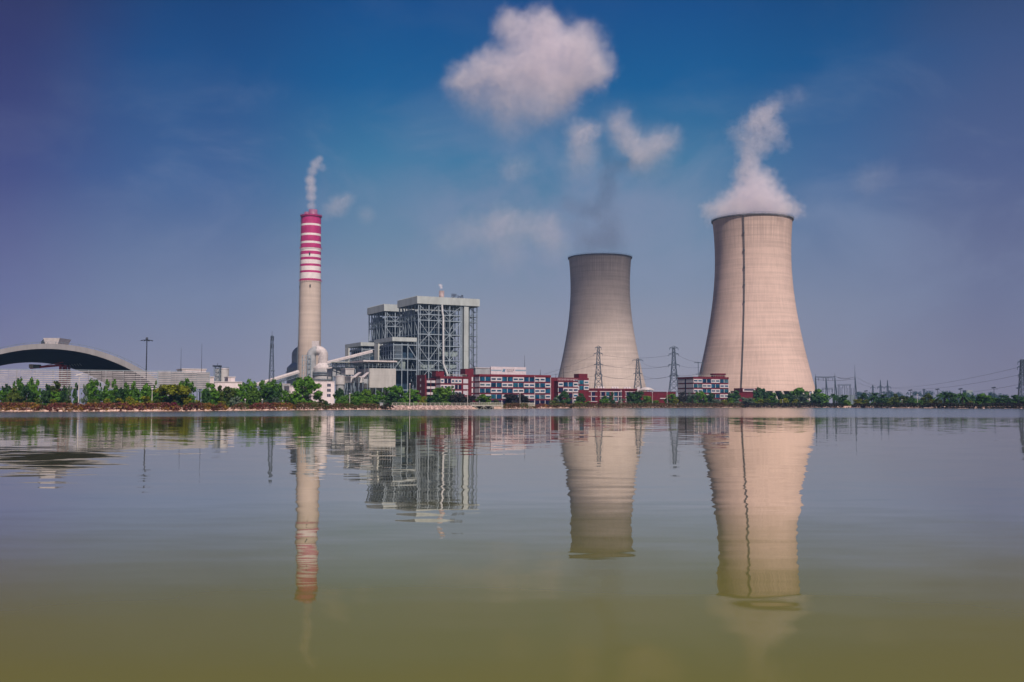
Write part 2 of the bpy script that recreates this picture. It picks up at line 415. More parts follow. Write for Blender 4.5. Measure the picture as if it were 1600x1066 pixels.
# reflectance of murky, slightly filmed water against the angle of incidence
refl = t.ramp(cosv, [(0.0, .97), (.05, .86), (.09, .84), (.14, .42), (.19, .17), (.27, .05), (.5, .05), (1.0, .02)])
surf = t.new('ShaderNodeMixShader'); t.l.new(refl, surf.inputs[0]); t.l.new(murky.outputs[0], surf.inputs[1]); t.l.new(mirror.outputs[0], surf.inputs[2])
t.l.new(surf.outputs[0], out.inputs[0])
t.l.new(t.math('ADD', 0.02, t.math('MULTIPLY', wind, 0.13)), mirror.inputs['Roughness'])
M_water = m
wb = MB()
wb.add([(-6000, -300, 0), (6000, -300, 0), (6000, 3000, 0), (-6000, 3000, 0)], [(0, 1, 2, 3)])
structure(wb.build('water', M_water))

# ------------------------------------------------------------------ land: one sheet from the lake bed to the horizon
random.seed(4)
pxs = [-900 + i*8 for i in range(int(3500/8)+1)]
prof = [(-6, -0.9), (0, -0.05), (1.2, 0.22), (3.0, 0.62), (5.0, 0.95), (9, 1.05)]
lb = MB(); vs = []
for px in pxs:
    D = Dsh(px); wob = 1.0*mnoise.noise(Vector((px*0.045, 3.1, 0))) + 0.5*mnoise.noise(Vector((px*0.16, 7.7, 0)))
    for off, z in prof:
        d = D + off + wob
        zz = z + (0.16*mnoise.noise(Vector((px*0.11, off*0.7, 1.3))) if 0 < off < 8 else 0)
        vs.append((X(px, d, z), d, zz))
k = len(prof)
fs = [(i*k+j, (i+1)*k+j, (i+1)*k+j+1, i*k+j+1) for i in range(len(pxs)-1) for j in range(k-1)]
lb.add(vs, fs, 0, True)
structure(lb.build('shore_bank', M_bank))
gb = MB(); vs = []
for px in pxs[::4]:
    D = Dsh(px)
    vs.append((X(px, D+8.0, 1), D+8.0, 1.03))
    vs.append((X(px, D+40, 1), D+40, 1.1))
    vs.append((X(px, 9000, 1), 9000, 1.1))
nq = len(pxs[::4])
gb.add(vs, [(i*3+j, (i+1)*3+j, (i+1)*3+j+1, i*3+j+1) for i in range(nq-1) for j in range(2)])
structure(gb.build('ground', M_ground))

# boulders and rubble along the water's edge
rb = MB()
for _ in range(1500):
    px = random.uniform(-60, 1660)
    if 610 < px < 790 : continue
    D = Dsh(px) + random.uniform(-0.2, 3.2)
    dens = mnoise.noise(Vector((px*0.03, 0.3, 0)))
    if dens < -0.05 and random.random() < 0.7: continue
    s_ = random.uniform(0.15, 0.42) * (1.25 if px > 1280 or 830 < px < 930 else 1)
    c = Vector((X(px, D, 0.5), D, 0.05 + max(0, D-Dsh(px))*0.2))
    rot = Matrix.Rotation(random.uniform(0, 6.3), 3, 'Z') @ Matrix.Rotation(random.uniform(-.5, .5), 3, 'X')
    vv = [c + rot @ Vector((x*s_*random.uniform(.8, 1.7), y*s_, z*s_*random.uniform(.5, 1))) for x in (-1, 1) for y in (-1, 1) for z in (-.6, .8)]
    rb.add(vv, [(0, 1, 3, 2), (4, 6, 7, 5), (0, 4, 5, 1), (2, 3, 7, 6), (1, 5, 7, 3), (0, 2, 6, 4)])
ro = rb.build('rocks', M_rock)
tag(ro, 'pale pinkish boulders and rubble scattered along the waterline', 'rocks', kind='stuff')

# ------------------------------------------------------------------ cooling towers
def cooling_tower(cx, D, label, ladder, M_conc):
    t_ = thing('cooling_tower', (cx, D, 0), label, 'cooling tower', 'hyperbolic cooling towers')
    zt, a_, c_ = 125.0, 31.1, 92.5
    r = lambda z: a_*sqrt(1+((z-zt)/c_)**2)
    zs = [12.5 + (155.5-12.5)*i/44 for i in range(45)]
    b = MB(); n = 96
    b.lathe([(r(z), z) for z in zs], n)
    b.lathe([(r(z)-0.7, z) for z in zs[::-1]], n)
    b.lathe([(r(12.5)-.7, 12.5), (r(12.5), 12.5)], n, smooth=False)
    b.build('shell', M_conc, t_)
    e = MB()
    e.lathe([(r(155)+.05, 154.6), (r(155)+1.0, 154.9), (r(155)+1.0, 155.9), (r(155)-.8, 155.9), (r(155)-.8, 154.6)], n, smooth=False)
    e.build('rim', mat('rim_dark', (0.15, 0.155, 0.185), 0.8, 0.2, 0.3), t_)
    h = MB(); rr = r(155)+1.0
    for i in range(72):
        q = 2*pi*i/72; q2 = 2*pi*(i+1)/72
        p0 = Vector((rr*cos(q), rr*sin(q), 155.9)); p1 = Vector((rr*cos(q2), rr*sin(q2), 155.9))
        h.beam(p0, p0+Vector((0, 0, 1.15)), 0.09)
        h.beam(p0+Vector((0, 0, 1.1)), p1+Vector((0, 0, 1.1)), 0.08)
        h.beam(p0+Vector((0, 0, .55)), p1+Vector((0, 0, .55)), 0.06)
    h.build('railing', M_pylon, t_)
    cb = MB()
    for i in range(44):
        q = 2*pi*i/44; dq = 2*pi/88
        rt, rb_ = r(12.5)-.35, r(2)+.3
        for sgn in (-1, 1):
            cb.beam((rb_*cos(q), rb_*sin(q), 0.6), (rt*cos(q+sgn*dq), rt*sin(q+sgn*dq), 12.6), 0.95)
    cb.build('support_columns', M_whitecol, t_)
    bs = MB(); bs.lathe([(r(2)+3, 0.3), (r(2)+3, 2.1), (r(2)+1.8, 2.1), (r(2)+1.8, 0.3)], 72, smooth=False)
    bs.build('basin_wall', M_conc, t_)
    fl = MB(); fl.lathe([(0.1, 7.0), (r(12)-6, 7.0), (r(12)-6, 13.0), (0.1, 13.0)], 48, smooth=False); fl.build('fill_pack', M_dark, t_)
    if ladder is not None:
        ld = MB(); q = ladder
        zz = [13 + (155-13)*i/60 for i in range(61)]
        pt = lambda z, o, s: Vector(((r(z)+o)*cos(q) - s*sin(q), (r(z)+o)*sin(q) + s*cos(q), z))
        for i in range(60):
            for s in (-.42, .42): ld.beam(pt(zz[i], .75, s), pt(zz[i+1], .75, s), 0.26)
            ld.beam(pt(zz[i], .75, -.42), pt(zz[i+1], .75, .42), 0.18)
            ld.beam(pt(zz[i], 0, 0), pt(zz[i], .75, 0), 0.3)
            ld.beam(pt(zz[i], .75, -.42), pt(zz[i], .75, .42), 0.3)
        for i in range(30, 60, 6):
            c = pt(zz[i], .9, 0); ld.beam(c+Vector((-.7, 0, 0)), c+Vector((.7, 0, 0)), 0.8, wd2=1.2)
        ld.build('access_ladder', mat('ladder_steel', (0.07, 0.075, 0.09), .7, .2, .4), t_)
    return t_
M_whitecol = mat('column_concrete', (0.62, 0.55, 0.50), 0.85, 0.1, 0.5)
T1 = (X(937.5, 1070, 150), 1070.0); T2 = (X(1175.5, 850, 150), 850.0)
cooling_tower(T1[0], T1[1], 'greyer hyperbolic cooling tower standing behind the lattice pylons, smaller in view', None, M_conc2)
cooling_tower(T2[0], T2[1], 'larger hyperbolic cooling tower with a dark ladder and white steam, behind the right red office', R(-115.5), M_conc)

# ------------------------------------------------------------------ chimney
cx = X(484.6, 900, 90); D = 900
ch = thing('chimney', (cx, D, 0), 'tall concrete chimney with magenta and white bands at its top', 'chimney')
zed = lambda v: Z(230 + v/4.4417, D)
ys = [(932, 0)]
stops = [918, 877, 862, 832, 816, 788, 770, 750, 728, 705, 675, 660, 620, 605, 552, 538, 478]
ztop = zed(478)
rr = lambda z: 10.6 - 2.0*min(1, z/ztop)**0.8
pr = [(rr(z), z) for z in [0.8 + (zed(932)-0.8)*i/16 for i in range(17)]]
mi = [0]*16
cur = 1
for v in stops:
    pr.append((rr(zed(v)), zed(v))); mi.append(cur); cur = 3-cur
b = MB(); b.lathe(pr, 48, mi=mi); b.lathe([(rr(ztop), ztop), (rr(ztop)-1.0, ztop)], 48, mi=[1], smooth=False)
b.lathe([(rr(ztop)-1.0, ztop), (rr(ztop)-1.0, ztop-2), (.1, ztop-2)], 48, mi=[1, 1], smooth=False)
b.build('shaft', [M_chim, M_red, M_white], ch)
b = MB(); b.lathe([(rr(ztop), ztop-1.2), (rr(ztop)+.8, ztop-1.0), (rr(ztop)+.8, ztop+.2), (rr(ztop)-.3, ztop+.2)], 48, smooth=False); b.build('cornice', M_red, ch)
for dx, dy, r_, v in ((1.8, -1, 3.8, 437), (-3.6, 2.2, 2.9, 449)):
    b = MB(); b.lathe([(r_, ztop-1.9), (r_, zed(v)), (r_-.25, zed(v)), (r_-.25, ztop-1.9)], 28, cx=dx, cy=dy); b.build('flue', M_flue, ch)
# platforms, beacon lights, ladder
for v in (478, 705, 932):
    z = zed(v); b = MB()
    for i in range(40):
        q = 2*pi*i/40; q2 = 2*pi*(i+1)/40; r1 = rr(z)+0.95
        b.beam((r1*cos(q), r1*sin(q), z), (r1*cos(q2), r1*sin(q2), z), 0.16)
        b.beam((r1*cos(q), r1*sin(q), z), (r1*cos(q), r1*sin(q), z+1), 0.08)
        b.beam((r1*cos(q), r1*sin(q), z+1), (r1*cos(q2), r1*sin(q2), z+1), 0.09)
    b.build('gallery_rail', M_red, ch)
b = MB(); z0 = 3
while z0 < ztop-2:
    b.beam((-(rr(z0)+.3), -1.2, z0), (-(rr(z0+3)+.3), -1.2, z0+3), .35); z0 += 3
b.build('ladder', M_steel, ch)
for v, q in ((752, -85), (972, -80), (975, -178)):
    z = zed(v); r1 = rr(z)
    b = MB(); c = Vector((r1*cos(R(q)), r1*sin(R(q)), z)); b.box(c.x-.5, c.x+.5, c.y-.6, c.y+.4, c.z-1.0, c.z+1.0); b.box(c.x-.25, c.x+.25, c.y-.7, c.y+.2, c.z+1.003, c.z+1.6)
    b.build('beacon_box', M_dark, ch)

# ------------------------------------------------------------------ boiler houses
g = Grid(653, 720, 50)
def boiler_house():
    t_ = g.root('boiler_house', 'larger open-framed boiler house on the right with X bracing and a steaming roof vent', 'boiler house', 'steel framed boiler houses')
    Zb = lambda py: Z(py, 720)
    A = [g.a(p, 0, 50) for p in (653.6, 669.9, 685.3, 702.5, 721.5)]
    aR = g.a(748.5, 0, 70); B = [0, 6, 12, 18, 24, 30, 36]
    L = [1, 10, 18] + [Zb(y) for y in (578, 563, 540, 522, 500, 491, 475)]
    zt0, zt1 = Zb(474.5), Zb(463)
    r_ = MB(); r_.box(-1.2, aR, -1.2, 37.2, zt0, zt1)
    for i in range(24): r_.box(-1.2 + (aR+1.2)*i/24, -1.2+(aR+1.2)*i/24+.5, -1.1, -.7, zt1, zt1+.35); r_.box(-1.1, -.7, -1+38*i/24, -.5+38*i/24, zt1, zt1+.35)
    r_.build('roof', M_fascia, t_)
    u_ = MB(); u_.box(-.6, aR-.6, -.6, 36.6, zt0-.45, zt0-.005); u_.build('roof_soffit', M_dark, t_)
    f = MB(); sf = MB()
    # rows of columns round the outside
    for a in A: f.beam((a, 0, .8), (a, 0, zt0-.46), .62); f.beam((a, 36, .8), (a, 36, zt0-.46), .6)
    for b_ in B[1:]: sf.beam((0, b_, .8), (0, b_, zt0-.46), .5); f.beam((A[-1], b_, .8), (A[-1], b_, zt0-.46), .5)
    f.beam((A[0]+1.4, 0.0, .8), (A[0]+1.4, 0.0, zt0-.46), .4)
    f.beam((A[-1]-1.0, 0.0, .8), (A[-1]-1.0, 0.0, zt0-.46), .5)
    for z in L[1:]:
        f.beam((0, 0, z), (A[-1], 0, z), .4, wd2=.55); sf.beam((0, .35, z), (0, 36, z), .4, wd2=.5)
        f.beam((A[-1], 0, z), (A[-1], 36, z), .5, wd2=.7); f.beam((0, 36, z), (A[-1], 36, z), .5)
    zl = dict(zip((578, 563, 540, 522, 500, 491, 475), L[3:]))
    for z0_, z1_ in zip(L[3:], L[4:]):
        if z1_-z0_ > 6: f.beam((.4, .25, (z0_+z1_)/2), (A[-1]-.4, .25, (z0_+z1_)/2), .2)
    for q in range(1, 16):
        if q % 4: a_ = A[-1]*q/16; f.beam((a_, .6, 10), (a_, .6, zt0-.47), .16)
    for i0, ic, i1 in ((0, 1, 2), (2, 3, 4)):
        a0, ac, a1 = A[i0], A[ic], A[i1]
        def br(p, q, wd=.36): f.beam((p[0], -.05, p[1]), (q[0], -.05, q[1]), wd)
        for a in (a0, a1):
            br((a, zl[475]), (ac, zl[491])); br((a, zl[500]), (ac, zl[522])); br((ac, zl[522]), (a, zl[540]))
            br((a, zl[540]), (ac, zl[563])); br((a, zl[563]), (ac, zl[578])); br((ac, zl[578]), (a, 18))
            br(((a+ac)/2, zl[491]), (a, zl[500]), .28); br(((a+ac)/2, zl[491]), (ac, zl[500]), .28)
    for i in range(6):
        for j, z in enumerate(L[1:-1]):
            if (i+j) % 2: sf.beam((0, B[i], z), (0, B[i+1], L[j+2]), .4)
            elif (i*j) % 3 == 0: sf.beam((0, B[i+1], z), (0, B[i], L[j+2]), .4)
    f.build('steel_frame', M_steellt, t_); sf.build('side_frame', M_steel, t_)
    c = MB()
    aE = A[-1]
    c.box(5, aE-4, 6, 34, 36, zt0-4); c.box(9, aE-8, 8, 30, 14, 35.9)
    c.box(2.5, 4.99, 12, 34, 22, 62); c.box(aE-3.9, aE-1.5, 12, 34, 20, 66)
    c.build('boiler_casing', M_casing, t_)
    rnd = random.Random(11)
    for j, z in enumerate(L[1:]):
        d = MB()
        d.box(.6, aE-.6, .6, 5.8, z-.45, z-.2); d.box(.6, 2.4, 5.81, 35.4, z-.45, z-.2)
        for s, (p0, p1) in enumerate((((.6, .5), (aE-.6, .5)), ((.5, .6), (.5, 35)))):
            p0 = Vector((*p0, z)); p1 = Vector((*p1, z)); k_ = 18
            for i in range(k_+1): q = p0.lerp(p1, i/k_); d.beam(q, q+Vector((0, 0, 1.1)), .07)
            d.beam(p0+Vector((0, 0, 1.1)), p1+Vector((0, 0, 1.1)), .1); d.beam(p0+Vector((0, 0, .55)), p1+Vector((0, 0, .55)), .07)
        d.build('floor_deck', M_deck, t_)
    rects = []     # ducts, headers and plate work between the columns
    for q in ((A[0]+3, A[2]-2, 2.2, 5.9, zl[563]-6.5, zl[563]-1.0), (A[2]+3, A[4]-3, 2.0, 5.9, zl[578]+1, zl[563]-1.5),
              (A[2]+2, A[4]-2, 3.0, 5.95, zl[540]-7, zl[540]-2.8), (1, 3, 14, 30, zl[500]+1, zl[475]-3)):
        e = MB(); e.box(*q); e.build('duct', M_duct, t_)
    for i in range(22):
        pz = MB()
        a = rnd.uniform(1.5, aE-1.5); z0 = rnd.choice(L[1:-1]); h_ = rnd.uniform(3, 20); y_ = rnd.uniform(3.0, 5.6)
        pz.tube([(a, y_, z0), (a, y_, min(z0+h_, zt0-1))], rnd.uniform(.12, .4), 6); pb0 = pz.build('pipe', M_deck, t_); pz = MB()
        if rnd.random() < .5: pz.tube([(a, y_, z0+h_*.5), (min(a+rnd.uniform(2, 8), aE-1), y_, z0+h_*.5)], .22, 6); pz.build('branch_pipe', M_deck, pb0)
    for i in range(24):
        b_ = rnd.uniform(2, 35); z0 = rnd.choice(L[2:-1]); h_ = rnd.uniform(3, 16); x_ = rnd.uniform(.8, 2.3)
        pz = MB(); pz.tube([(x_, b_, z0), (x_, b_, min(z0+h_, zt0-1))], rnd.uniform(.12, .35), 6); pz.build('pipe', M_deck, t_)
    for i in range(26):
        a = rnd.uniform(2, aE-5); z0 = rnd.choice(L[1:-2]); y_ = rnd.uniform(2.6, 4.2)
        s = rnd.uniform(.8, 2.2); pz = MB(); pz.box(a, a+s*1.4, y_, y_+1.5, z0+.02, z0+s*1.6); pz.build('equipment_box', M_deck, t_)
    for k_ in range(5):
        s_ = MB()                                    # stairs between decks, front walkway
        z0, z1 = L[3+k_], L[4+k_]; a = A[2] + 2 + (k_ % 2)*6
        for o in (0, .9): s_.beam((a, 1.2+o, z0), (a+(5 if k_ % 2 else -5), 1.2+o, z1), .22)
        s_.build('stair', M_steellt, t_)
    p_ = MB(); ap = g.a(690.5, 0, 50)
    p_.tube([(ap-.6, -1.3, zl[475]), (ap-.3, -1.4, zl[491]+2), (ap+.4, -1.4, zl[491]-1), (ap+.6, -1.4, zl[563]-2), (ap+.8, -1.4, zl[578]+4), (ap+3.6, -2.6, zl[578]-4)], .72, 12)
    p_.build('downpipe', mat('bright_insulated_pipe', (.62, .64, .66), .4, .08, .4), t_)
    q_ = MB(); q_.box(g.a(724.6, 0, 50), g.a(731.6, 0, 50), -.6, 3.4, .8, zt0-.47); q_.build('lift_shaft', M_fascia, t_)
    k_ = MB(); a0, a1 = g.a(733.5, 2, 50), g.a(745.2, 2, 50)
    for a in (a0, a0+(a1-a0)*.35, a1):
        for b_ in (2, 8): k_.beam((a, b_, .8), (a, b_, zt0-.47), .5)
    zz = L[1:]
    for i, z in enumerate(zz):
        k_.box(a0, a1+.4, 1.6, 8.2, z-.3, z); k_.beam((a0, 1.7, z+1.1), (a1+.4, 1.7, z+1.1), .1)
        for q in range(6): x_ = a0+(a1-a0)*q/5; k_.beam((x_, 1.7, z), (x_, 1.7, z+1.1), .08)
        if i+1 < len(zz):
            z1 = zz[i+1]; zm = (z+z1)/2
            k_.beam((a0+.3, 3, z), (a1-.5, 3, zm), .5, wd2=.35); k_.beam((a1-.5, 5, zm), (a0+.3, 5, z1), .5, wd2=.35)
            k_.box(a1-.8, a1+.4, 2, 6, zm-.2, zm)
    k_.build('stair_tower', M_steel, t_)
    av = g.a(690, 14, 75); v_ = MB(); v_.lathe([(1.9, zt1+.01), (1.9, zt1+6.4), (1.6, zt1+6.4), (1.6, zt1+.01)], 20, cx=av, cy=14)
    v_.build('roof_vent', mat('vent_steel', (.34, .27, .27), .6, .2, .3), t_)
    vb = MB()
    for i in range(7): vb.box(av-5+i*1.3, av-4.4+i*1.3, 12, 12.8, zt1+.01, zt1+.6+.8*((i*37) % 5)/4)
    vb.build('roof_valves', M_steel, t_)
    return t_
bh = boiler_house()
bh2 = copy_tree(bh)
off = V*66
bh2.location = bh.location + off
bh2['label'] = 'boiler house half hidden behind the larger one, on its left'
def roof_marks():
    t_ = thing('roof_sign', (*g.w(g.a(706, 3, 78), 3).xy, Z(464.3, 730)), 'row of five dark character shapes standing on the larger boiler house roof', 'roof sign', None, ROT)
    rnd = random.Random(5); a = 0
    kinds = [['box', 'mid', 'low'], ['box', 'mid', 'leg'], ['hook'], ['sq'], ['box', 'mid']]
    for k_, h_, wd in zip(kinds, (3.0, 3.0, 2.2, 1.6, 2.4), (1.5, 1.5, 1.0, 1.4, 1.4)):
        c = MB(); q = .34
        if 'hook' in k_: c.box(a+wd-q, a+wd, 0, .4, 0, h_); c.box(a, a+wd-q-.003, 0, .4, 0, q)
        else:
            c.box(a, a+q, 0, .4, 0, h_); c.box(a+wd-q, a+wd, 0, .4, .6 if 'leg' in k_ else 0, h_)
            c.box(a+q, a+wd-q, .01, .39, h_-q, h_)
            if 'mid' in k_: c.box(a+q, a+wd-q, .01, .39, h_*.5, h_*.5+q)
            if 'low' in k_ or 'sq' in k_: c.box(a+q, a+wd-q, .01, .39, 0, q)
        c.build('character', M_lampdk, t_); a += wd + .55
    return t_
roof_marks()

# bunker bays left of each boiler house
def bunker_bay():
    t_ = g.root('bunker_bay', 'lower pale-roofed bunker bay left of the larger boiler house front', 'bunker bay', 'coal bunker bays')
    W, Dp = 18.2, 34.6
    zt1, zt0 = Z(527, 711.5), Z(533.2, 711.5)
    r_ = MB(); r_.box(-W-1.5, -1.3, -1.5, Dp+1, zt0, zt1); r_.build('roof', M_fascia, t_)
    lv = [12, Z(578, 711), Z(560.5, 711), Z(538.5, 711)]
    f = MB()
    for a in (-W, -W*.66, -W*.42, -.9): f.beam((a, 0, .8), (a, 0, zt0-.01), .5)
    for b_ in (0, 5, 10, 15, 20, 25, 30, 34): f.beam((-W, b_, .8), (-W, b_, zt0-.01), .55)
    for z in lv:
        f.beam((-W, 0, z), (-.9, 0, z), .4, wd2=.6); f.beam((-W, 0, z), (-W, 34, z), .5, wd2=.7)
    z = lv[2]
    while z < lv[3]: z += 3.0; f.beam((-W, .3, z), (-W, 34, z), .3); f.beam((-W, .0, z), (-W*.66, .0, z), .25)
    for i in range(7): a = -W+1.2+i*.8; f.beam((a, .2, lv[2]), (a, .2, lv[3]), .2)
    f.beam((-W*.42, -.05, lv[3]), (-.9, -.05, lv[2]), .4); f.beam((-W, -.05, lv[1]), (-W*.66, -.05, lv[2]), .4)
    f.build('steel_frame', M_steellt, t_)
    for z in lv[1:]:
        d = MB(); d.box(-W+.6, -1.3, .6, 34, z-.4, z-.15)
        for i in range(12): a = -W+.6+i*1.4; d.beam((a, .55, z), (a, .55, z+1.1), .07)
        d.beam((-W+.6, .55, z+1.1), (-1.3, .55, z+1.1), .1); d.build('floor_deck', M_steel, t_)
    c = MB(); c.box(-W+3, -2, 4, 32, lv[2]-1, zt0-1.2); c.box(-W+5, -4, 8, 30, 10, lv[2]-1.1); c.build('bunker_casing', M_casing, t_)
    h = MB()
    zt_, zb = lv[2]-.6, lv[1]+.5
    for a0 in (-W+1.2,):
        h.add([(a0, 1.2, zt_), (a0+8.2, 1.2, zt_), (a0+8.2, 7, zt_), (a0, 7, zt_), (a0+5.6, 2, zb), (a0+8.2, 2, zb), (a0+8.2, 6, zb), (a0+5.6, 6, zb)],
              [(4, 5, 1, 0), (5, 6, 2, 1), (6, 7, 3, 2), (7, 4, 0, 3), (0, 1, 2, 3), (7, 6, 5, 4)])
    h.build('hopper', M_duct, t_)
    wl = MB(); wl.box(-W-2.6, -W-1.6, 24, 32, lv[2]-4, zt0-.5); wl.build('end_wall', M_pale, t_)
    return t_
bb = bunker_bay()
bb2 = copy_tree(bb); bb2.location = bb.location + off
bb2['label'] = 'lower flat-roofed bunker bay further left, above the inclined conveyor'

# ------------------------------------------------------------------ precipitator and plant in front of the boilers
g2 = Grid(577, 650, 15)
def precipitator():
    t_ = g2.root('precipitator', 'large pale panelled precipitator block with an open roofed frame on top', 'precipitator')
    aR = g2.a(618.5, 0, 18); z0, z1 = Z(606, 655), Z(576, 655)
    b = MB(); b.box(0, aR, 0, 24, z0, z1); b.build('casing', M_slab, t_)
    b = MB()
    for i in range(4):
        a0 = aR*i/4; a1 = aR*(i+1)/4-.3
        b.add([(a0, .4, z0-.01), (a1, .4, z0-.01), (a1, 23, z0-.01), (a0, 23, z0-.01), ((a0+a1)/2-1, 8, z0-7), ((a0+a1)/2+1, 8, z0-7), ((a0+a1)/2+1, 14, z0-7), ((a0+a1)/2-1, 14, z0-7)],
              [(3, 2, 1, 0)][:0] + [(0, 1, 5, 4), (1, 2, 6, 5), (2, 3, 7, 6), (3, 0, 4, 7), (4, 5, 6, 7)])
    b.build('hopper', M_grey, t_)
    for i in range(5):
        a = min(max(aR*i/4, .4), aR-.4)
        for b_ in (.5, 12, 23.5): f = MB(); f.beam((a, b_, .8), (a, b_, z0-.02), .6); f.build('leg', M_steel, t_)
    f = MB()
    zr = Z(565.5, 652)
    for i in range(9):
        a = -3 + (aR+3)*i/8
        for b_ in (0.3, 12, 23.7): f.beam((a, b_, z1+.01 if a >= 0 else z1-6), (a, b_, zr-.01), .28)
    for b_ in (.3, 12, 23.7):
        for q in (0.33, .66): f.beam((-3, b_, z1+(zr-z1)*q), (aR, b_, z1+(zr-z1)*q), .2)
    for q in (-2.8, aR-.3): f.beam((q, .3, zr-.4), (q, 23.7, zr-.4), .25)
    f.build('steel_frame', M_steel, t_)
    rnd = random.Random(3)
    for i in range(26):
        a = -1+rnd.uniform(0, 1)*(aR-.5); y_ = rnd.uniform(2, 20); h_ = rnd.uniform(1, zr-z1-.8)
        e = MB(); e.box(a, a+rnd.uniform(.6, 2.2), y_, y_+1.6, z1+.02, z1+h_); e.build('rectifier', M_dark, t_)
    r_ = MB(); r_.box(-4.5, aR+.3, -1.2, 25, zr, zr+.9); r_.build('roof', M_gallery, t_)
    return t_
precipitator()
def slab_bldg(px0, px1, D, ytop, ybot, depth, name, label, cat, material, roof=None):
    gg = Grid(px0, D, 10); t_ = gg.root(name, label, cat)
    a1 = gg.a(px1, 0, 10); z1 = Z(ytop, D); z0 = .9 if ybot is None else Z(ybot, D)
    b = MB(); b.box(0, a1, 0, depth, z0, z1); b.build('wall', material, t_)
    b = MB(); b.box(-.3, a1+.3, -.3, depth+.3, z1+.004, z1+.5); b.build('roof', roof or M_gallery, t_)
    if z0 > 2:
        f = MB()
        for q in (0, .33, .66, 1):
            for y_ in (.3, depth-.3): f.beam((.3+(a1-.6)*q, y_, .8), (.3+(a1-.6)*q, y_, z0-.01), .5)
        for y_ in (.3, depth-.3): f.beam((.3, y_, z0*.5), (a1-.3, y_, z0*.5), .4)
        for q in (.3, a1-.3): f.beam((q, .3, z0*.5), (q, depth-.3, z0*.5), .4)
        f.build('legs', M_steel, t_)
    return gg, t_, a1, z0, z1
g3, t3, a3, _, z3 = slab_bldg(548, 568.5, 640, 589, 598, 14, 'transfer_house', 'pale box house on open legs in front of the precipitator', 'plant house', M_tank)
b = MB(); b.box(a3+.01, a3+3.2, 1, 10, Z(600, 642), Z(592, 642)); b.build('chute', M_grey, t3)
slab_bldg(539.5, 553, 660, 577, 585.5, 9, 'switch_house', 'small pale box house raised above the storage tank', 'plant house', M_tank)
slab_bldg(519, 541, 700, 576.5, 588, 12, 'fan_house', 'grey fan house between the absorber and the tank', 'plant house', M_grey)
def tank(px, D, wpx, ytop, label, roofc=True, ybot=None):
    r_ = wpx/2*D/FPX; t_ = thing('storage_tank', (X(px, D, 10), D, 0), label, 'tank', None)
    z1 = Z(ytop, D); z0 = .9 if ybot is None else Z(ybot, D)
    b = MB(); b.lathe([(r_, z0), (r_, z1)], 32, capb=True); b.build('shell', M_tank, t_)
    b = MB(); b.lathe([(r_+.2, z1-.01), (r_+.2, z1+.3), (.1, z1+r_*.22)], 32); b.build('roof', M_gallery, t_)
    b = MB()
    for i in range(24):
        q = 2*pi*i/24; q2 = 2*pi*(i+1)/24
        b.beam((r_*cos(q), r_*sin(q), z1+1.2), (r_*cos(q2), r_*sin(q2), z1+1.2), .09); b.beam((r_*cos(q), r_*sin(q), z1+.2), (r_*cos(q), r_*sin(q), z1+1.2), .07)
    b.build('railing', M_steel, t_)
    if z0 > 2:
        b = MB(); b.lathe([(r_*.85, .8), (r_*.85, z0-.01)], 20); b.build('skirt', M_grey, t_)
    return t_
tank(531.5, 650, 15, 588.5, 'squat pale cylindrical tank just right of the white three-window building', ybot=601)
for px in (557.5, 571):
    c = P(px, 585, 636); t_ = thing('intake_chute', (c.x, c.y, c.z), 'white slanted chute plate, %s of two beside the precipitator' % ('left' if px < 560 else 'right'), 'chute', 'slanted chutes')
    b = MB(); b.add([(-3.2, 0, -1.9), (-.8, 0, -1.9), (2.6, 0, 1.3), (.9, 0, 1.3), (-3.2, 4, -1.9), (-.8, 4, -1.9), (2.6, 4, 1.3), (.9, 4, 1.3)],
                    [(0, 1, 2, 3), (7, 6, 5, 4), (0, 4, 5, 1), (1, 5, 6, 2), (2, 6, 7, 3), (3, 7, 4, 0)])
    b.build('plate', M_offwhite, t_)
    b = MB(); b.beam((-1.8, 2, -2), (-1.8, 2, -c.z+.9), .4); b.beam((1, 2, .2), (1, 2, -c.z+.9), .4); b.build('leg', M_steel, t_)
# pipe rack of dark trusses
rk = thing('pipe_rack', (X(535, 700), 700, 0), 'dark open pipe rack under the inclined conveyor gallery', 'pipe rack', None, R(10))
b = MB(); w_ = 27; zA, zB = Z(576, 700), Z(567, 700)
for i in range(10):
    x_ = -7+w_*i/9
    for y_ in (0, 6): b.beam((x_, y_, .8), (x_, y_, zB), .35)
    if i < 9: b.beam((x_, 0, zA), (x_+w_/9, 0, zB), .25)
for z in (zA, zB, (zA+zB)/2):
    for y_ in (0, 6): b.beam((-7, y_, z), (w_-7, y_, z), .35)
b.build('truss', M_dark, rk)
b = MB()
for i in range(5): b.tube([(-7, 1+i, zA+.8), (w_-7, 1+i, zA+.8)], .4, 8); b.tube([(-7, 1+i, zB-.9), (w_-7, 1+i, zB-.9)], .3, 8)
b.build('pipes', M_steel, rk)
b = MB(); b.box(-8, w_-6, -1, 7.5, zB+.2, zB+.7); b.build('roof', M_pale, rk)

# white building with three pairs of small windows
gw = Grid(497, 600, 8); wb_ = gw.root('white_building', 'pinkish white flat-roofed block with three pairs of small windows', 'building')
gw_a1 = gw.a(522.5, 0, 8); zt = Z(596.5, 603)
b = MB(); b.box(-4, gw_a1, 0, 12, .9, zt); b.build('wall', M_whitewall, wb_)
b = MB(); b.box(-4.2, gw_a1+.2, -.2, 12.2, zt+.004, zt+.4); b.build('parapet', M_offwhite, wb_)
for y in (602, 610, 618):
    for px in (512.3, 515.3):
        a = gw.a(px, 0, 8); z = Z(y, 603)
        b = MB(); b.box(a-.62, a+.62, -.08, .05, z-.95, z+.95); f = b.build('window', M_greywall, wb_)
        b = MB(); b.box(a-.45, a+.45, -.11, -.083, z-.8, z+.8); b.build('pane', M_glassdk, f)

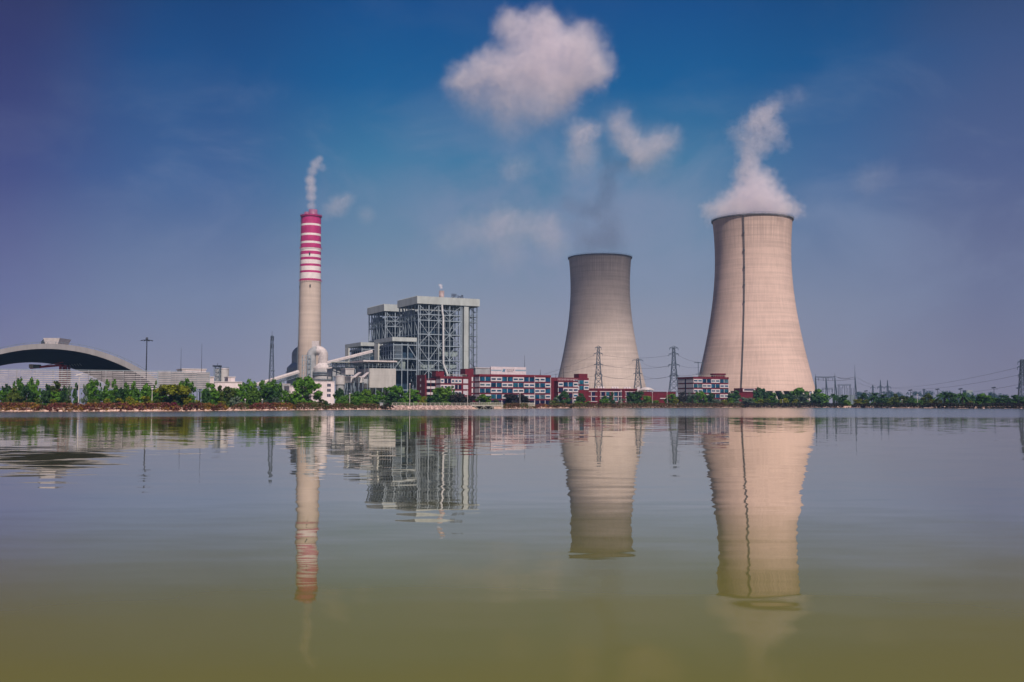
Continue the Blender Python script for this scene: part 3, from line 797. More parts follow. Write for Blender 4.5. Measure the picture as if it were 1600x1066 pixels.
# absorbers beside the chimney
def absorber(px, D, label, flip, M_gallery, M_tank):
    t_ = thing('absorber', (X(px, D, 20), D, 0), label, 'absorber', 'flue gas absorbers')
    s = D/FPX; z = lambda y: Z(y, D)
    b = MB(); b.lathe([(15*s, .9), (15*s, z(594)), (15*s, z(577.5))], 40); b.build('tank', M_tank, t_)
    b = MB(); b.lathe([(14.5*s, z(577.5)+.01), (15*s, z(575)), (7.6*s, z(567.5)), (7.4*s, z(567.5))], 40); b.build('cone_roof', M_gallery, t_)
    b = MB()
    for y in (594, 586.5, 583):
        b.lathe([(15*s+.01, z(y)), (16.6*s, z(y)), (16.6*s, z(y)+.4), (15*s+.01, z(y)+.4)], 40, smooth=False)
        for i in range(40):
            q = 2*pi*i/40; q2 = 2*pi*(i+1)/40; r1 = 16.4*s
            b.beam((r1*cos(q), r1*sin(q), z(y)+1.5), (r1*cos(q2), r1*sin(q2), z(y)+1.5), .12); b.beam((r1*cos(q), r1*sin(q), z(y)+.4), (r1*cos(q), r1*sin(q), z(y)+1.5), .1)
    b.build('platform', M_steel, t_)
    rd = 7.6*s; dx = flip*9.5*s
    arc = [(0, 0, z(567.5)), (0, 0, z(555))]
    for i in range(1, 9):
        q = pi/2*i/8; arc.append((-dx*(1-cos(q)), 0, z(555)+9.5*s*sin(q)*.75))
    b = MB(); b.tube(arc, rd, 24); b.build('duct', M_gallery, t_)
    e = arc[-1]
    b = MB(); pts = [(e[0]-flip*.05, 0, e[2])]
    for i in range(1, 9):
        q = pi/2*i/8; pts.append((e[0]-flip*9*s*sin(q), 0, e[2]-9*s*(1-cos(q))))
    pts.append((pts[-1][0], 0, z(590)))
    b.tube(pts, rd*.97, 20); b.build('downcomer', M_grey, t_)
    f = MB(); xL = pts[-1][0]-flip*rd
    for x_ in (xL-2.2, xL, xL+2.2, xL+4.4):
        for y_ in (-rd-2, -rd-.4): f.beam((x_, y_, .8), (x_, y_, z(556)), .32)
    for i in range(10):
        zz = 4+(z(556)-4)*i/9
        f.beam((xL-2.2, -rd-2, zz), (xL+4.4, -rd-2, zz), .3)
        if i < 9: f.beam((xL-2.2, -rd-2, zz), (xL+4.4, -rd-2, zz+(z(556)-4)/9), .2)
    f.build('access_frame', M_steellt, t_)
    b = MB(); hx = -dx*1.0
    b.box(hx-4*s-2, hx+3*s, -rd*.3, rd*.3, z(546), z(533)); b.build('damper_box', M_gallery, t_)
    return t_
absorber(504.5, 800, 'white domed absorber duct standing against the right side of the chimney', 1, M_gallery, M_tank)
absorber(463, 985, 'grey absorber duct half hidden behind the left side of the chimney', -1, M_grey, M_grey)

# inclined conveyor galleries
def gallery(p0, p1, label, hgt, wid, legs):
    t_ = thing('conveyor_gallery', tuple(p0), label, 'conveyor', 'inclined conveyor galleries')
    d = p1-p0; L_ = d.length; dirx = d.normalized(); side = Vector((-dirx.y, dirx.x, 0)).normalized(); up = dirx.cross(side)
    if up.z < 0: up = -up
    def pt(t, s, h): return dirx*(t*L_) + side*s + up*h
    b = MB(); n = 40; sec = [(-wid/2, 0), (wid/2, 0), (wid/2, hgt*.6), (wid*.35, hgt*.9), (0, hgt), (-wid*.35, hgt*.9), (-wid/2, hgt*.6)]
    vs = [pt(i/n, s*(1.0 if i % 2 else .97), h) for i in range(n+1) for s, h in sec]; k_ = len(sec)
    b.add(vs, [(i*k_+j, i*k_+(j+1) % k_, (i+1)*k_+(j+1) % k_, (i+1)*k_+j) for i in range(n) for j in range(k_)] + [tuple(range(k_))[::-1], tuple(n*k_+j for j in range(k_))])
    b.build('enclosure', M_gallery, t_)
    f = MB(); m_ = 18
    for s in (-wid/2+.2, wid/2-.2):
        f.beam(pt(0, s, -.2), pt(1, s, -.2), .35); f.beam(pt(0, s, -2.3), pt(1, s, -2.3), .35)
        for i in range(m_):
            f.beam(pt(i/m_, s, -.2), pt((i+.5)/m_, s, -2.3), .22); f.beam(pt((i+.5)/m_, s, -2.3), pt((i+1)/m_, s, -.2), .22)
    f.build('truss', M_steel, t_)
    for q in legs:
        l_ = MB(); c = pt(q, 0, -2.4)
        for s in (-1, 1):
            for e in (-1, 1): l_.beam(c+side*(s*1.4)+Vector((e*.3, 0, 0)), Vector((c.x+e*1.6, c.y, -p0.z+.9))+side*(s*2.6), .35)
        z0 = -p0.z+.9
        for i in range(5):
            zz = c.z+(z0-c.z)*(i+.5)/5; l_.beam(Vector((c.x-1.2, c.y, zz))-side*2, Vector((c.x+1.2, c.y, zz))+side*2, .22)
        l_.build('trestle', M_steel, t_)
    return t_
gallery(P(512, 569, 745), P(583, 551, 745), 'ribbed white conveyor gallery climbing right to the boiler houses', 2.2, 3.4, (.15, .42, .7))
gallery(P(396, 604.5, 690), P(466, 583, 720), 'ribbed white conveyor gallery climbing right to the chimney foot', 2.1, 3.2, (.3, .62, .95))
slab_bldg(452, 468, 640, 604, None, 12, 'pump_house', 'pale grey pump house behind the bright maple tree left of the white block', 'plant house', M_whitewall)
slab_bldg(441, 453, 670, 601, None, 10, 'control_house', 'pale grey house beneath the chimney-side conveyor gallery', 'plant house', M_grey)

# ------------------------------------------------------------------ red and white office blocks
wrnd = random.Random(77)
M_panes = [M_glass, M_glass, M_glass, mat('blue_glass_pale', (0.012, 0.10, 0.16), 0.15, .5, .35), mat('blue_glass_deep', (0.003, 0.05, 0.12), 0.1, .5, .35), mat('blue_glass_blind', (0.06, 0.13, 0.17), 0.3, .4, .5)]
def window(a, z0, z1, wd, b, kind, parent):
    """kind: 'blue' full-height glazing, 'white' a white bay with a strip of glass, 'dark' shadowed glazing"""
    f = MB()
    if kind == 'white':
        f.box(a+.02, a+wd-.02, b-.30, b-.002, z0, z1); fo = f.build('window', M_offwhite, parent)
        h = z1-z0; p = MB(); p.box(a+.42, a+wd-.42, b-.32, b-.303, z0+h*.30, z0+h*.70); p.build('pane', wrnd.choice(M_panes), fo)
    else:
        f.box(a-.16, a+.16, b-.22, b-.002, z0, z1); fo = f.build('window', M_offwhite, parent)
        p = MB(); p.box(a+.17, a+wd-.17, b-.10, b-.006, z0+.02, z1-.02); p.build('pane', wrnd.choice(M_panes) if kind == 'blue' else M_glassdk, fo)
def hbands(bm, a0, a1, b0, b1, zs, proud=.12):
    for z0, z1 in zs: bm.box(a0-proud, a1+proud, b0-proud, b1+proud, z0, z1)
FL = 3.44
go = Grid(749, 600, 12)
ztop = Z(584.8, 600)
def floors(n, top): return [(top-1.5-FL*(i+1)+.95, top-1.5-FL*i) for i in range(n)]
# main block
ob = go.root('office_building', 'long red office with a chequer of blue and white windows, below the logo board', 'office building', None)
aL = go.a(859.8, 0, 12)
b = MB(); b.box(0, aL, 0, 16, .9, ztop-1.4); b.build('wall', M_offred, ob)
b = MB(); b.box(-.25, aL+.25, -.35, 16.2, ztop-1.38, ztop); b.box(-.25, aL+.25, -.5, -.36, ztop-1.1, ztop-.1); b.build('parapet', mat('red_parapet', (0.165, .005, .017), .6, .1, .4), ob)
fl_ = floors(5, ztop); cw = aL/13
for i, (z0, z1) in enumerate(fl_):
    for c in range(13):
        blue = ((c//2) + i) % 2 == 0
        k_ = 'blue' if blue else 'white'
        if i == 4: k_ = 'dark'
        window(c*cw, max(z0, 1.3), z1, cw, 0, k_, ob)
b = MB()
for i, (z0, z1) in enumerate(fl_[:4]):      # pale left return walls, between red spandrels
    b.box(-.06, -.003, .6, 6.4, z0, z1)
b.build('return_panel', M_greywall, ob)
b = MB(); b.box(aL-.01, aL+.24, -.34, -.01, .9, ztop-1.39); b.build('corner_trim', M_offwhite, ob)
# stair recess and tower left of it
sw = go.root('stair_tower', 'dark red stair tower with a raised head between the two office blocks', 'stair tower', None)
a0, a1 = go.a(731.5, 6.5, 12), -.07
b = MB(); b.box(a0, a1, 6.5, 15, .9, ztop-.4); b.box(go.a(727, 7, 20), go.a(740, 7, 20), 7.2, 14, ztop-.39, Z(576.5, 606)); b.build('wall', M_offred, sw)
b = MB()
for i, (z0, z1) in enumerate(fl_[:4]):
    b.box(a1-1.9, a1-1.0, 6.3, 6.49, z0, z1)
b.build('white_mullion', M_offwhite, sw)
b = MB()
for i, (z0, z1) in enumerate(fl_[:4]): b.box(a1-.98, a1-.1, 6.42, 6.49, z0, z1)
b.build('window', M_glassdk, sw)
# left wing
lw = go.root('office_wing', 'left office wing of red bands with white-framed windows, beneath the boiler house', 'office wing', None)
b0 = 6.5; aw0, aw1 = go.a(688, b0, 12), a0-.02
ztw = Z(588, go.D(aw0, b0))
b = MB(); b.box(aw0, aw1, b0, 20, .9, ztw-1.2); b.build('wall', M_offred, lw)
b = MB(); b.box(aw0-.2, aw1, b0-.3, 20, ztw-1.19, ztw); b.build('parapet', M_offred, lw)
nw = 6; cw2 = (aw1-aw0-3.4)/nw
flw = floors(4, ztw)
pat = [['white', 'dark', 'dark', 'white', 'white', 'white'], ['white', 'white', 'white', 'white', 'dark', 'dark'], ['white', 'dark', 'dark', 'white', 'white', 'white'], ['dark']*6]
for i, (z0, z1) in enumerate(flw):
    for c in range(nw): window(aw0+c*cw2*.94, max(z0, 1.2), z1, cw2*.94, b0, pat[i][c], lw)
b = MB()
for z0, z1 in flw: b.box(aw0-.06, aw0-.003, b0+.5, b0+6.2, z0, z1); b.box(aw1-3.2, aw1-.05, b0-.06, b0-.003, z0, z1)
b.build('return_panel', M_greywall, lw)
b = MB(); b.box(go.a(680, 12, 20), go.a(693, 12, 20), 11, 17, ztw+.004, Z(580.5, go.D(aw0, 12))); b.build('roof_house', M_offred, lw)
b3 = 13; ae0, ae1 = go.a(664, b3, 12), aw0-.02; ze = Z(585.5, go.D(ae0, b3))
b = MB(); b.box(ae0, ae0+.8, b3, b3+13, .9, ze); b.build('end_wall', M_offred, lw)
for i in range(4):
    z = ze-2.2-FL*i; b = MB()
    b.box(ae0-.07, ae0-.003, b3+6, b3+7.4, z-1.4, z); b.build('end_window', M_offwhite, lw)
b = MB(); b.box(ae0+.81, ae1, b3+1.6, 20, .9, ze-3); b.build('balcony_back', M_glassdk, lw)
for i in range(4):
    z = ze-3.3-FL*i; b = MB(); b.box(ae0+.81, ae1, b3-.1, b3+1.59, z-1.5, z-.1); b.build('balcony', M_offwhite, lw)
b = MB()
for a in (ae0+.9, (ae0+ae1)/2, ae1-.4): b.box(a, a+.35, b3-.2, b3-.102, .9, ze-2.6)
b.beam((ae0+.8, b3-.15, ze-2.5), (ae1, b3-.15, ze-2.5), .3)
b.build('balcony_frame', M_offred, lw)
# rooftop railing
b = MB()
for i in range(16): a = aw0+4+(aw1-aw0-5)*i/15; b.beam((a, b0, ztw), (a, b0, ztw+1.1), .09)
b.beam((aw0+4, b0, ztw+1.1), (aw1-1, b0, ztw+1.1), .12); b.build('roof_railing', M_rail, lw)
# logo board on main roof
gl = Grid(767, 612, 20); zl0, zl1 = Z(584.9, 612), Z(573, 612)
lbd = gl.root('logo_board', 'long white board with a blue slanted logo and dark lettering on the office roof', 'sign board')
aB = gl.a(822, 0, 20)
b = MB(); b.box(0, aB, 0, 1.2, zl0, zl1); b.build('board', M_offwhite, lbd)
h = zl1-zl0
b = MB(); b.box(.1, gl.a(783.6, 0, 20), -.03, -.004, zl0+h*.44, zl0+h*.60); b.box(gl.a(805, 0, 20), aB-.1, -.03, -.004, zl0+h*.46, zl0+h*.66); b.build('stripe', mat('stripe_blue_grey', (.22, .33, .42), .6, .08, .4), lbd)
al, ar = gl.a(784.6, 0, 20), gl.a(789.8, 0, 20); s_ = .75; zc0, zc1 = zl0+h*.30, zl0+h*.72
def slant(x0, x1, z0_, z1_, m_, y=-.04): 
    q = MB(); sh = s_*(z0_-zc0)/(zc1-zc0); sh1 = s_*(z1_-zc0)/(zc1-zc0)
    q.add([(x0+sh, y, z0_), (x1+sh, y, z0_), (x1+sh1, y, z1_), (x0+sh1, y, z1_), (x0+sh, -.004, z0_), (x1+sh, -.004, z0_), (x1+sh1, -.004, z1_), (x0+sh1, -.004, z1_)],
          [(0, 1, 2, 3), (7, 6, 5, 4), (0, 4, 5, 1), (1, 5, 6, 2), (2, 6, 7, 3), (3, 7, 4, 0)])
    q.build('logo', m_, lbd)
wl = ar-al-s_
slant(al, al+wl*.36, zc0, zc1, M_logot); slant(al+wl*.55, al+wl, zc0, zc1, M_logo); slant(al+wl*.362, al+wl*.548, zc0+(zc1-zc0)*.35, zc0+(zc1-zc0)*.65, M_logo)
def glyph(a, w_, z0_, z1_, segs):
    q = MB(); y0, y1 = -.04, -.004
    for (x0, y0_, x1, y1_) in segs: q.beam((a+x0*w_, -.02, z0_+(z1_-z0_)*y0_), (a+x1*w_, -.02, z0_+(z1_-z0_)*y1_), .16, wd2=.05)
    q.build('lettering', M_ink, lbd)
GL = [[(0, .35, 1, .35), (.75, 0, .75, 1), (0, .35, .7, 1)], [(0, 0, 0, 1), (1, 0, 1, 1), (0, 1, 1, 1), (0, .5, 1, .5), (0, 0, 1, 0)],
      [(.2, 0, .2, 1), (.2, 1, 1, 1), (.2, .55, .8, .55), (.7, .55, .9, 0)], [(0, .75, 1, .75), (.5, 1, .5, .2), (.1, .2, .1, .6), (.9, .2, .9, .6), (0, .2, 1, .2), (.1, .45, .9, .45)]]
for px, sg in zip((791.2, 794.1, 797.6, 801.0), GL): glyph(gl.a(px, 0, 20), .95, zl0+h*.47, zl0+h*.72, sg)
b = MB()
for i in range(9): a = gl.a(792, 0, 20)+i*.48; b.box(a, a+.33, -.03, -.004, zl0+h*.33, zl0+h*.40)
b.build('small_lettering', M_ink, lbd)
b = MB()
for q in (.1, .5, .9): b.beam((aB*q, 1.3, zl0), (aB*q, 3.5, zl0-.4+0), .2); b.beam((aB*q, 1.25, zl1-.3), (aB*q, 4.0, zl0), .18)
b.build('brace', M_steel, lbd)
# pale plant room left of the board
slab_bldg(743, 766, 640, 575.5, 588, 9, 'roof_plant_room', 'pale grey roof plant room left of the logo board', 'plant room', M_grey)

# annex at the right end of the office
an = go.root('office_annex', 'stepped right end of the office with a red roof house, before the left pylon', 'office annex', None)
a0 = aL+.3; bk = 7.0
aR0, aR1 = go.a(872, 2, 12), go.a(903, 2, 12)
z1f = Z(596, go.D(aR0, 2)); zbk = Z(590, go.D(aR0, bk)); aBk = go.a(920, bk, 12)
b = MB(); b.box(aR0, aR1, 2, bk-.02, .9, z1f); b.build('front_wall', M_offred, an)
b = MB(); b.box(a0, aBk, bk, 18, .9, zbk); b.build('back_wall', M_offred, an)
b = MB(); b.box(aR0-.1, aR1+.15, 1.8, bk-.05, z1f+.004, z1f+.35); b.build('terrace_edge', M_offred, an)
b = MB()
for i in range(14): a = aR0+(aR1-aR0)*i/13; b.beam((a, 2.1, z1f+.35), (a, 2.1, z1f+1.5), .1)
b.beam((aR0, 2.1, z1f+1.5), (aR1, 2.1, z1f+1.5), .14); b.beam((aR0, 2.1, z1f+.95), (aR1, 2.1, z1f+.95), .1); b.build('terrace_railing', M_offwhite, an)
fa = [(z1f-.5-FL*(i+1)+.8, z1f-.5-FL*i) for i in range(4)]; cwa = (aR1-aR0)/4
pa = [['white', 'blue', 'blue', 'white'], ['dark', 'white', 'white', 'white'], ['white', 'dark', 'dark', 'white'], ['dark', 'dark', 'dark', 'white']]
for i, (z0, z1) in enumerate(fa):
    for c in range(4): window(aR0+c*cwa, max(z0, 1.2), z1, cwa, 2, pa[i][c], an)
b_ = MB()
for z0, z1 in [(zbk-1.4-FL*(i+1)+.9, zbk-1.4-FL*i) for i in range(5)]:
    if z0 > 1: window(a0+.4, z0, z1, 4.0, bk, 'dark', an)
afb = [(zbk-1.5-FL*(i+1)+.9, zbk-1.5-FL*i) for i in range(2)]; cwb = (aBk-aR1)/3
for i, (z0, z1) in enumerate(afb):
    for c in range(3): window(aR1+.1+c*cwb*.98, z0, z1, cwb*.98, bk, (['blue', 'blue', 'white'], ['white', 'blue', 'white'])[i][c], an)
b = MB(); b.box(go.a(904.5, 9, 20), go.a(918, 9, 20), 9, 15, zbk+.004, Z(584, go.D(aR1, 9))); b.build('roof_house', M_offred, an)
# low two-storey wing
gq = Grid(903, 640, 8)
lo = gq.root('low_wing', 'long low two-storey red wing with white string courses, in front of the left pylon', 'low wing', None)
aQ = gq.a(995, 0, 8); zq = Z(606.8, 640)
b = MB(); b.box(0, aQ, 0, 14, .9, zq-.7); b.build('wall', M_offred, lo)
b = MB(); b.box(-.2, aQ+.2, -.5, 14.2, zq-.69, zq); b.build('parapet', M_offred, lo)
for z in (zq-1.9, zq-5.0, zq-8.2):
    for q0, q1 in ((.05, .32), (.36, .74), (.79, .99)):
        b = MB(); b.box(aQ*q0, aQ*q1, -.22, -.004, z-.18, z+.18); b.build('string_course', M_offwhite, lo)
for q, k_ in ((.10, 'blue'), (.22, 'dark'), (.38, 'dark'), (.465, 'blue'), (.6, 'blue'), (.68, 'dark'), (.81, 'dark'), (.9, 'blue')):
    for z in (zq-4.7, zq-7.9): window(aQ*q, z, z+2.4, 3.0, 0, k_, lo)
b = MB()
for q in (.335, .765): b.box(aQ*q, aQ*q+1.0, -.4, -.004, .9, zq-.72)
b.build('pilaster', M_offred, lo)
for px in (935, 957, 976):
    for i in range(3):
        a = gq.a(px, 3, 14)+i*1.9
        b = MB(); b.lathe([(.7, zq+.004), (.7, zq+1.0), (.1, zq+1.3)], 12, cx=a, cy=3); b.build('roof_fan', M_offwhite, lo)
gr = Grid(995, 655, 6)
lo2 = gr.root('low_red_wall_building', 'single-storey dark red building below the middle pylon, right of the low wing', 'low building', None)
aQ2 = gr.a(1056, 0, 6); zq2 = Z(612, 655)
b = MB(); b.box(0, aQ2, 0, 10, .9, zq2-.4); b.build('wall', M_offred, lo2)
b = MB(); b.box(-.1, aQ2+.1, -.2, 10.1, zq2-.39, zq2); b.build('parapet', M_offred, lo2)
b = MB(); b.box(gr.a(1031, 0, 6), gr.a(1045, 0, 6), -.5, -.004, Z(623.4, 660), Z(622, 660)); b.build('canopy', M_offwhite, lo2)
dm = thing('canopy_roof', (X(1010, 700, 12), 700, 0), 'pale lens-shaped canopy roof above the low red wall', 'canopy', None)
b = MB(); n = 24; zc = Z(609.5, 700); hw = 12.0*700/FPX; pts = []
vs = []
for i in range(n+1):
    x_ = -hw+2*hw*i/n; hgt = 1.9*(1-((x_/hw)**2)) ; dp = 5*(1-(x_/hw)**2)+.3
    for j in range(9): q = pi*j/8; vs.append((x_, -dp*cos(q), zc+.05+hgt*sin(q)))
b.add(vs, [(i*9+j, (i+1)*9+j, (i+1)*9+j+1, i*9+j+1) for i in range(n) for j in range(8)], 0, True)
b.add([(-hw, -3, zc-.3), (hw*.96, -3, zc-.3), (hw*.96, 3, zc-.3), (-hw, 3, zc-.3), (-hw, -3, zc+.04), (hw*.96, -3, zc+.04), (hw*.96, 3, zc+.04), (-hw, 3, zc+.04)], [(0, 3, 2, 1), (4, 5, 6, 7), (0, 1, 5, 4), (1, 2, 6, 5), (2, 3, 7, 6), (3, 0, 4, 7)])
b.build('roof', M_gallery, dm)
for i in range(5):
    b = MB(); x_ = -hw*.8+hw*1.6*i/4; b.beam((x_, 0, .9), (x_, 0, zc-.31), .4); b.build('post', M_rail, dm)
b = MB(); b.box(-hw-1.2, -hw+.6, -1, 1, zc-1.5, zc+2.2); b.build('end_pier', M_offwhite, dm)
# right office block
g5 = Grid(1083.3, 700, 12)
r5 = g5.root('right_office_block', 'separate red office block with blue windows at the foot of the larger cooling tower', 'office building', None)
a5 = g5.a(1138, 0, 12); z5 = Z(588.8, 700); d5 = 17.3
b = MB(); b.box(0, a5, 0, d5, .9, z5-1.4); b.build('wall', M_offred, r5)
b = MB(); b.box(-.2, a5+.2, -.35, d5+.2, z5-1.39, z5); b.build('parapet', M_offred, r5)
f5 = floors(5, z5); c5 = a5/8
for i, (z0, z1) in enumerate(f5):
    for c in range(8):
        k_ = 'white' if ((c//2)+i) % 2 == 0 else 'blue'
        if i == 4: k_ = 'dark'
        window(c*c5, max(z0, 1.2), z1, c5, 0, k_, r5)
b = MB()
for z0, z1 in f5[:4]: b.box(-.06, -.003, .3, 8, z0, z1); b.box(-.06, -.003, 9.2, d5-.2, z0, z1)
b.build('return_panel', M_greywall, r5)
b = MB(); b.box(-.1, -.003, 8.02, 9.18, .9, z5-1.5); b.build('pilaster', M_glassdk, r5)
b = MB(); b.lathe([(5.0, z5+.004), (5.0, Z(583, 705)-1)], 24, cx=g5.a(1122, 8, 20), cy=8, capt=True); b.lathe([(5.4, Z(583, 705)-.99), (5.4, Z(583, 705))], 24, cx=g5.a(1122, 8, 20), cy=8, capt=True, capb=True); b.build('roof_house', M_offred, r5)
b = MB()
for i in range(20): a = a5*i/19; b.beam((a, .1, z5), (a, .1, z5+1.1), .08)
b.beam((0, .1, z5+1.1), (a5, .1, z5+1.1), .1); b.beam((0, .1, z5+1.1), (0, d5, z5+1.1), .1); b.build('roof_railing', M_rail, r5)
b = MB(); b.box(a5+.01, a5+.25, -.3, .6, .9, z5-1.42); b.build('corner_trim', M_offwhite, r5)
# low red shop building right of it
g6 = Grid(1140, 715, 5); r6 = g6.root('low_red_house', 'low red house with a white-framed upper window, at the ladder foot of the larger tower', 'low building', None)
a6 = g6.a(1200, 0, 5); z6 = Z(613, 720)
b = MB(); b.box(0, a6, 0, 12, .9, z6); b.build('wall', M_offred, r6)
b = MB(); b.box(g6.a(1160, 2, 8), g6.a(1187, 2, 8), 2, 11, z6+.004, Z(606.5, 720)); b.build('upper_storey', M_offred, r6)
b = MB(); b.box(g6.a(1161, 1.8, 8), g6.a(1180, 1.8, 8), 1.75, 1.99, Z(612, 722), Z(607.3, 722)); f = b.build('window', M_offwhite, r6)
b = MB(); b.box(g6.a(1163, 1.7, 8), g6.a(1178, 1.7, 8), 1.72, 1.747, Z(610.5, 722), Z(608, 722)); b.build('pane', M_glassdk, f)
b = MB()
for i in range(4): a = .4+i*2.2; b.box(a, a+.9, -.2, -.004, z6-5.5, z6-.2)
b.build('white_panel', M_offwhite, r6)
b = MB(); b.box(-.2, a6+.2, -.3, 12.2, z6-.18, z6+.003); b.build('parapet', M_offred, r6)

# ------------------------------------------------------------------ coal shed (arched), wind fence, machine
DN, DF = 520.0, 678.0
def arc_pts(cxp, ypk, Rpx, D, dr=0.0, n=40, zmin=.9):
    zc = Z(ypk, D) - Rpx*D/FPX; r_ = Rpx*D/FPX + dr; xc = X(cxp, D, 20)
    q0 = math.asin(max(-1, (zmin-zc)/r_))
    return [Vector((xc - r_*cos(q0+(pi-2*q0)*i/n), D, zc + r_*sin(q0+(pi-2*q0)*i/n))) for i in range(n+1)]
sh_ = thing('coal_shed', (X(70, DN), DN, 0), 'vast pale arched coal shed with a dark open mouth behind the slatted fence', 'coal shed')
so = Vector((X(70, DN), DN, 0))
def loft(name, A_, B_, material, cap=None):
    b = MB(); n_ = len(A_); b.add([p-so for p in A_] + [p-so for p in B_], [(i, i+1, n_+i+1, n_+i) for i in range(n_-1)], 0, True)
    return b.build(name, material, sh_)
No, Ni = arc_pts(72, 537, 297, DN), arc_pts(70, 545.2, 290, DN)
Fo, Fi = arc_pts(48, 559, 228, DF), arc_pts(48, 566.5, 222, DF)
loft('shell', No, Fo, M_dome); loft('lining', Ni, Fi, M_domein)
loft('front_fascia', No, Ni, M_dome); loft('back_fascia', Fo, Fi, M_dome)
b = MB(); i0 = 40
for i in range(2, 39):
    p = No[i]-so; q = No[i+1]-so; b.beam(p+Vector((0, 1, .9)), q+Vector((0, 1, .9)), .18); b.beam(p+Vector((0, 1, 0)), p+Vector((0, 1, .9)), .14)
b.build('roof_walkway', M_steel, sh_)
pk = No[20]-so
b = MB(); x0 = X(65, DN, 30)-so.x; x1 = X(91, DN, 30)-so.x; zb, zt = Z(536.5, DN)-.4, Z(528, DN)
b.add([(x0+.9, 2, zb), (x1-1.2, 2, zb), (x1-1.2, 14, zb), (x0+.9, 14, zb), (x0, 1.4, zt), (x1, 1.4, zt), (x1, 15, zt), (x0, 15, zt)], [(0, 3, 2, 1), (4, 5, 6, 7), (0, 1, 5, 4), (1, 2, 6, 5), (2, 3, 7, 6), (3, 0, 4, 7)])
b.build('ridge_vent', M_gallery, sh_)
b = MB(); xa = x0-1.2; b.box(xa-.6, xa+1.6, 3, 5, zb-.3, zb+1.6); b.beam((xa, 3, zb+1.5), (xa+1, 3, zb+2.6), .5); b.build('vent_motor', M_dark, sh_)

mx_ = thing('stacker_reclaimer', (X(101, 560), 560, 0), 'red boom stacker machine inside the coal shed, above the fence top', 'stacker')
zf = lambda y: Z(y, 560); xm = lambda px: X(px, 560, 15)-X(101, 560)
b = MB()
for x_ in (xm(96.5), xm(105)):
    for y_ in (-2, 2): b.beam((x_, y_, .9), (x_, y_, zf(571)), 1.1)
for z in (4, 9, 14, zf(573)): b.beam((xm(96.5), -2, z), (xm(105), -2, z), .6)
b.build('portal', M_mred, mx_)
b = MB(); p0 = Vector((xm(98), 0, zf(570.6))); p1 = Vector((xm(47), 0, zf(575.0)))
b.beam(p0, p1, 1.3, wd2=1.0); b.beam(p0+Vector((0, 0, 1.6)), p1.lerp(p0, .35)+Vector((0, 0, .4)), .3); b.build('boom', M_mred, mx_)
b = MB(); b.box(xm(53), xm(62), -1.4, 1.4, zf(575.4), zf(570)); b.build('counterweight', M_steel, mx_)
b = MB(); b.box(xm(46.5), xm(52.8), -1.5, 1.5, zf(575.2), zf(569.5)); b.build('cab', M_offwhite, mx_)
b = MB()
for i in range(6): p = p0.lerp(p1, -.1-.08*i); b.beam(p, p+Vector((1.1, 0, -1.0)), .35)
b.beam((xm(100), 0, zf(570)), (xm(113), 0, zf(576)), .4); b.build('tie_rods', M_steel, mx_)

def wind_fence(px0, px1, D0, D1, y0, y1, yb, label, gap, shade_back=False):
    p0 = Vector((X(px0, D0, 12), D0, 0)); p1 = Vector((X(px1, D1, 12), D1, 0)); d = (p1-p0); L_ = d.length; d.normalize()
    t_ = thing('slatted_fence', tuple(p0), label, 'wind fence', 'slatted wind fences', atan2(d.y, d.x))
    zt, zt2, zb = Z(y0, D0), Z(y1, D1), Z(yb, (D0+D1)/2)
    b = MB(); n_ = 9; h = (zt-zb)/n_
    for i in range(n_):
        z = zb + h*i; segs = int(L_/4)
        for s in range(segs):
            x0, x1 = L_*s/segs, L_*(s+1)/segs
            zz = z + (zt2-zt)*(x0/L_)
            b.box(x0+.05, x1-.05, -.04+.01*((s+i) % 3), .03+.01*((s+i) % 3), zz+.03*((s*7+i*3) % 4), zz+h*gap)
            b.box(x0+.05, x1-.05, .09, .13, zz+h*gap+.14, zz+h*gap+.20)
    b.build('slats', M_slat, t_)
    if shade_back:
        nb = MB(); nb.box(0, L_, .55, .6, zb, min(zt, zt2)-.1); nb.build('shade_backing', M_steel, t_)  # dark sheet behind the slats, standing in for shade in the gaps
    k_ = max(2, int(L_/6.2))
    for i in range(k_+1):
        x_ = L_*i/k_; p = MB()
        p.beam((x_, .35, .9), (x_, .35, zt+(zt2-zt)*i/k_+.2), .24); p.beam((x_, 4.0, .9), (x_, .5, zt*.8), .2)
        for q in range(5): p.beam((x_, .35, 2+q*2.4), (x_, 4.0-2.9*(1+q*2.4)/(zt*.8), 2.6+q*2.4), .14)
        p.build('post', M_steellt, t_)
    b = MB()
    for z in (zt+.1, zb-.1): b.beam((0, .3, z), (L_, .3, z+(zt2-zt)), .22)
    b.build('rail', M_steellt, t_)
wind_fence(-120, 246, 385, 408, 575.8, 580.2, 606, 'long slatted wind fence crossing in front of the coal shed', .50)
wind_fence(247, 327.5, 408, 413, 579.6, 582, 606, 'shorter slatted wind fence at the right end, before the white buildings', .58, True)

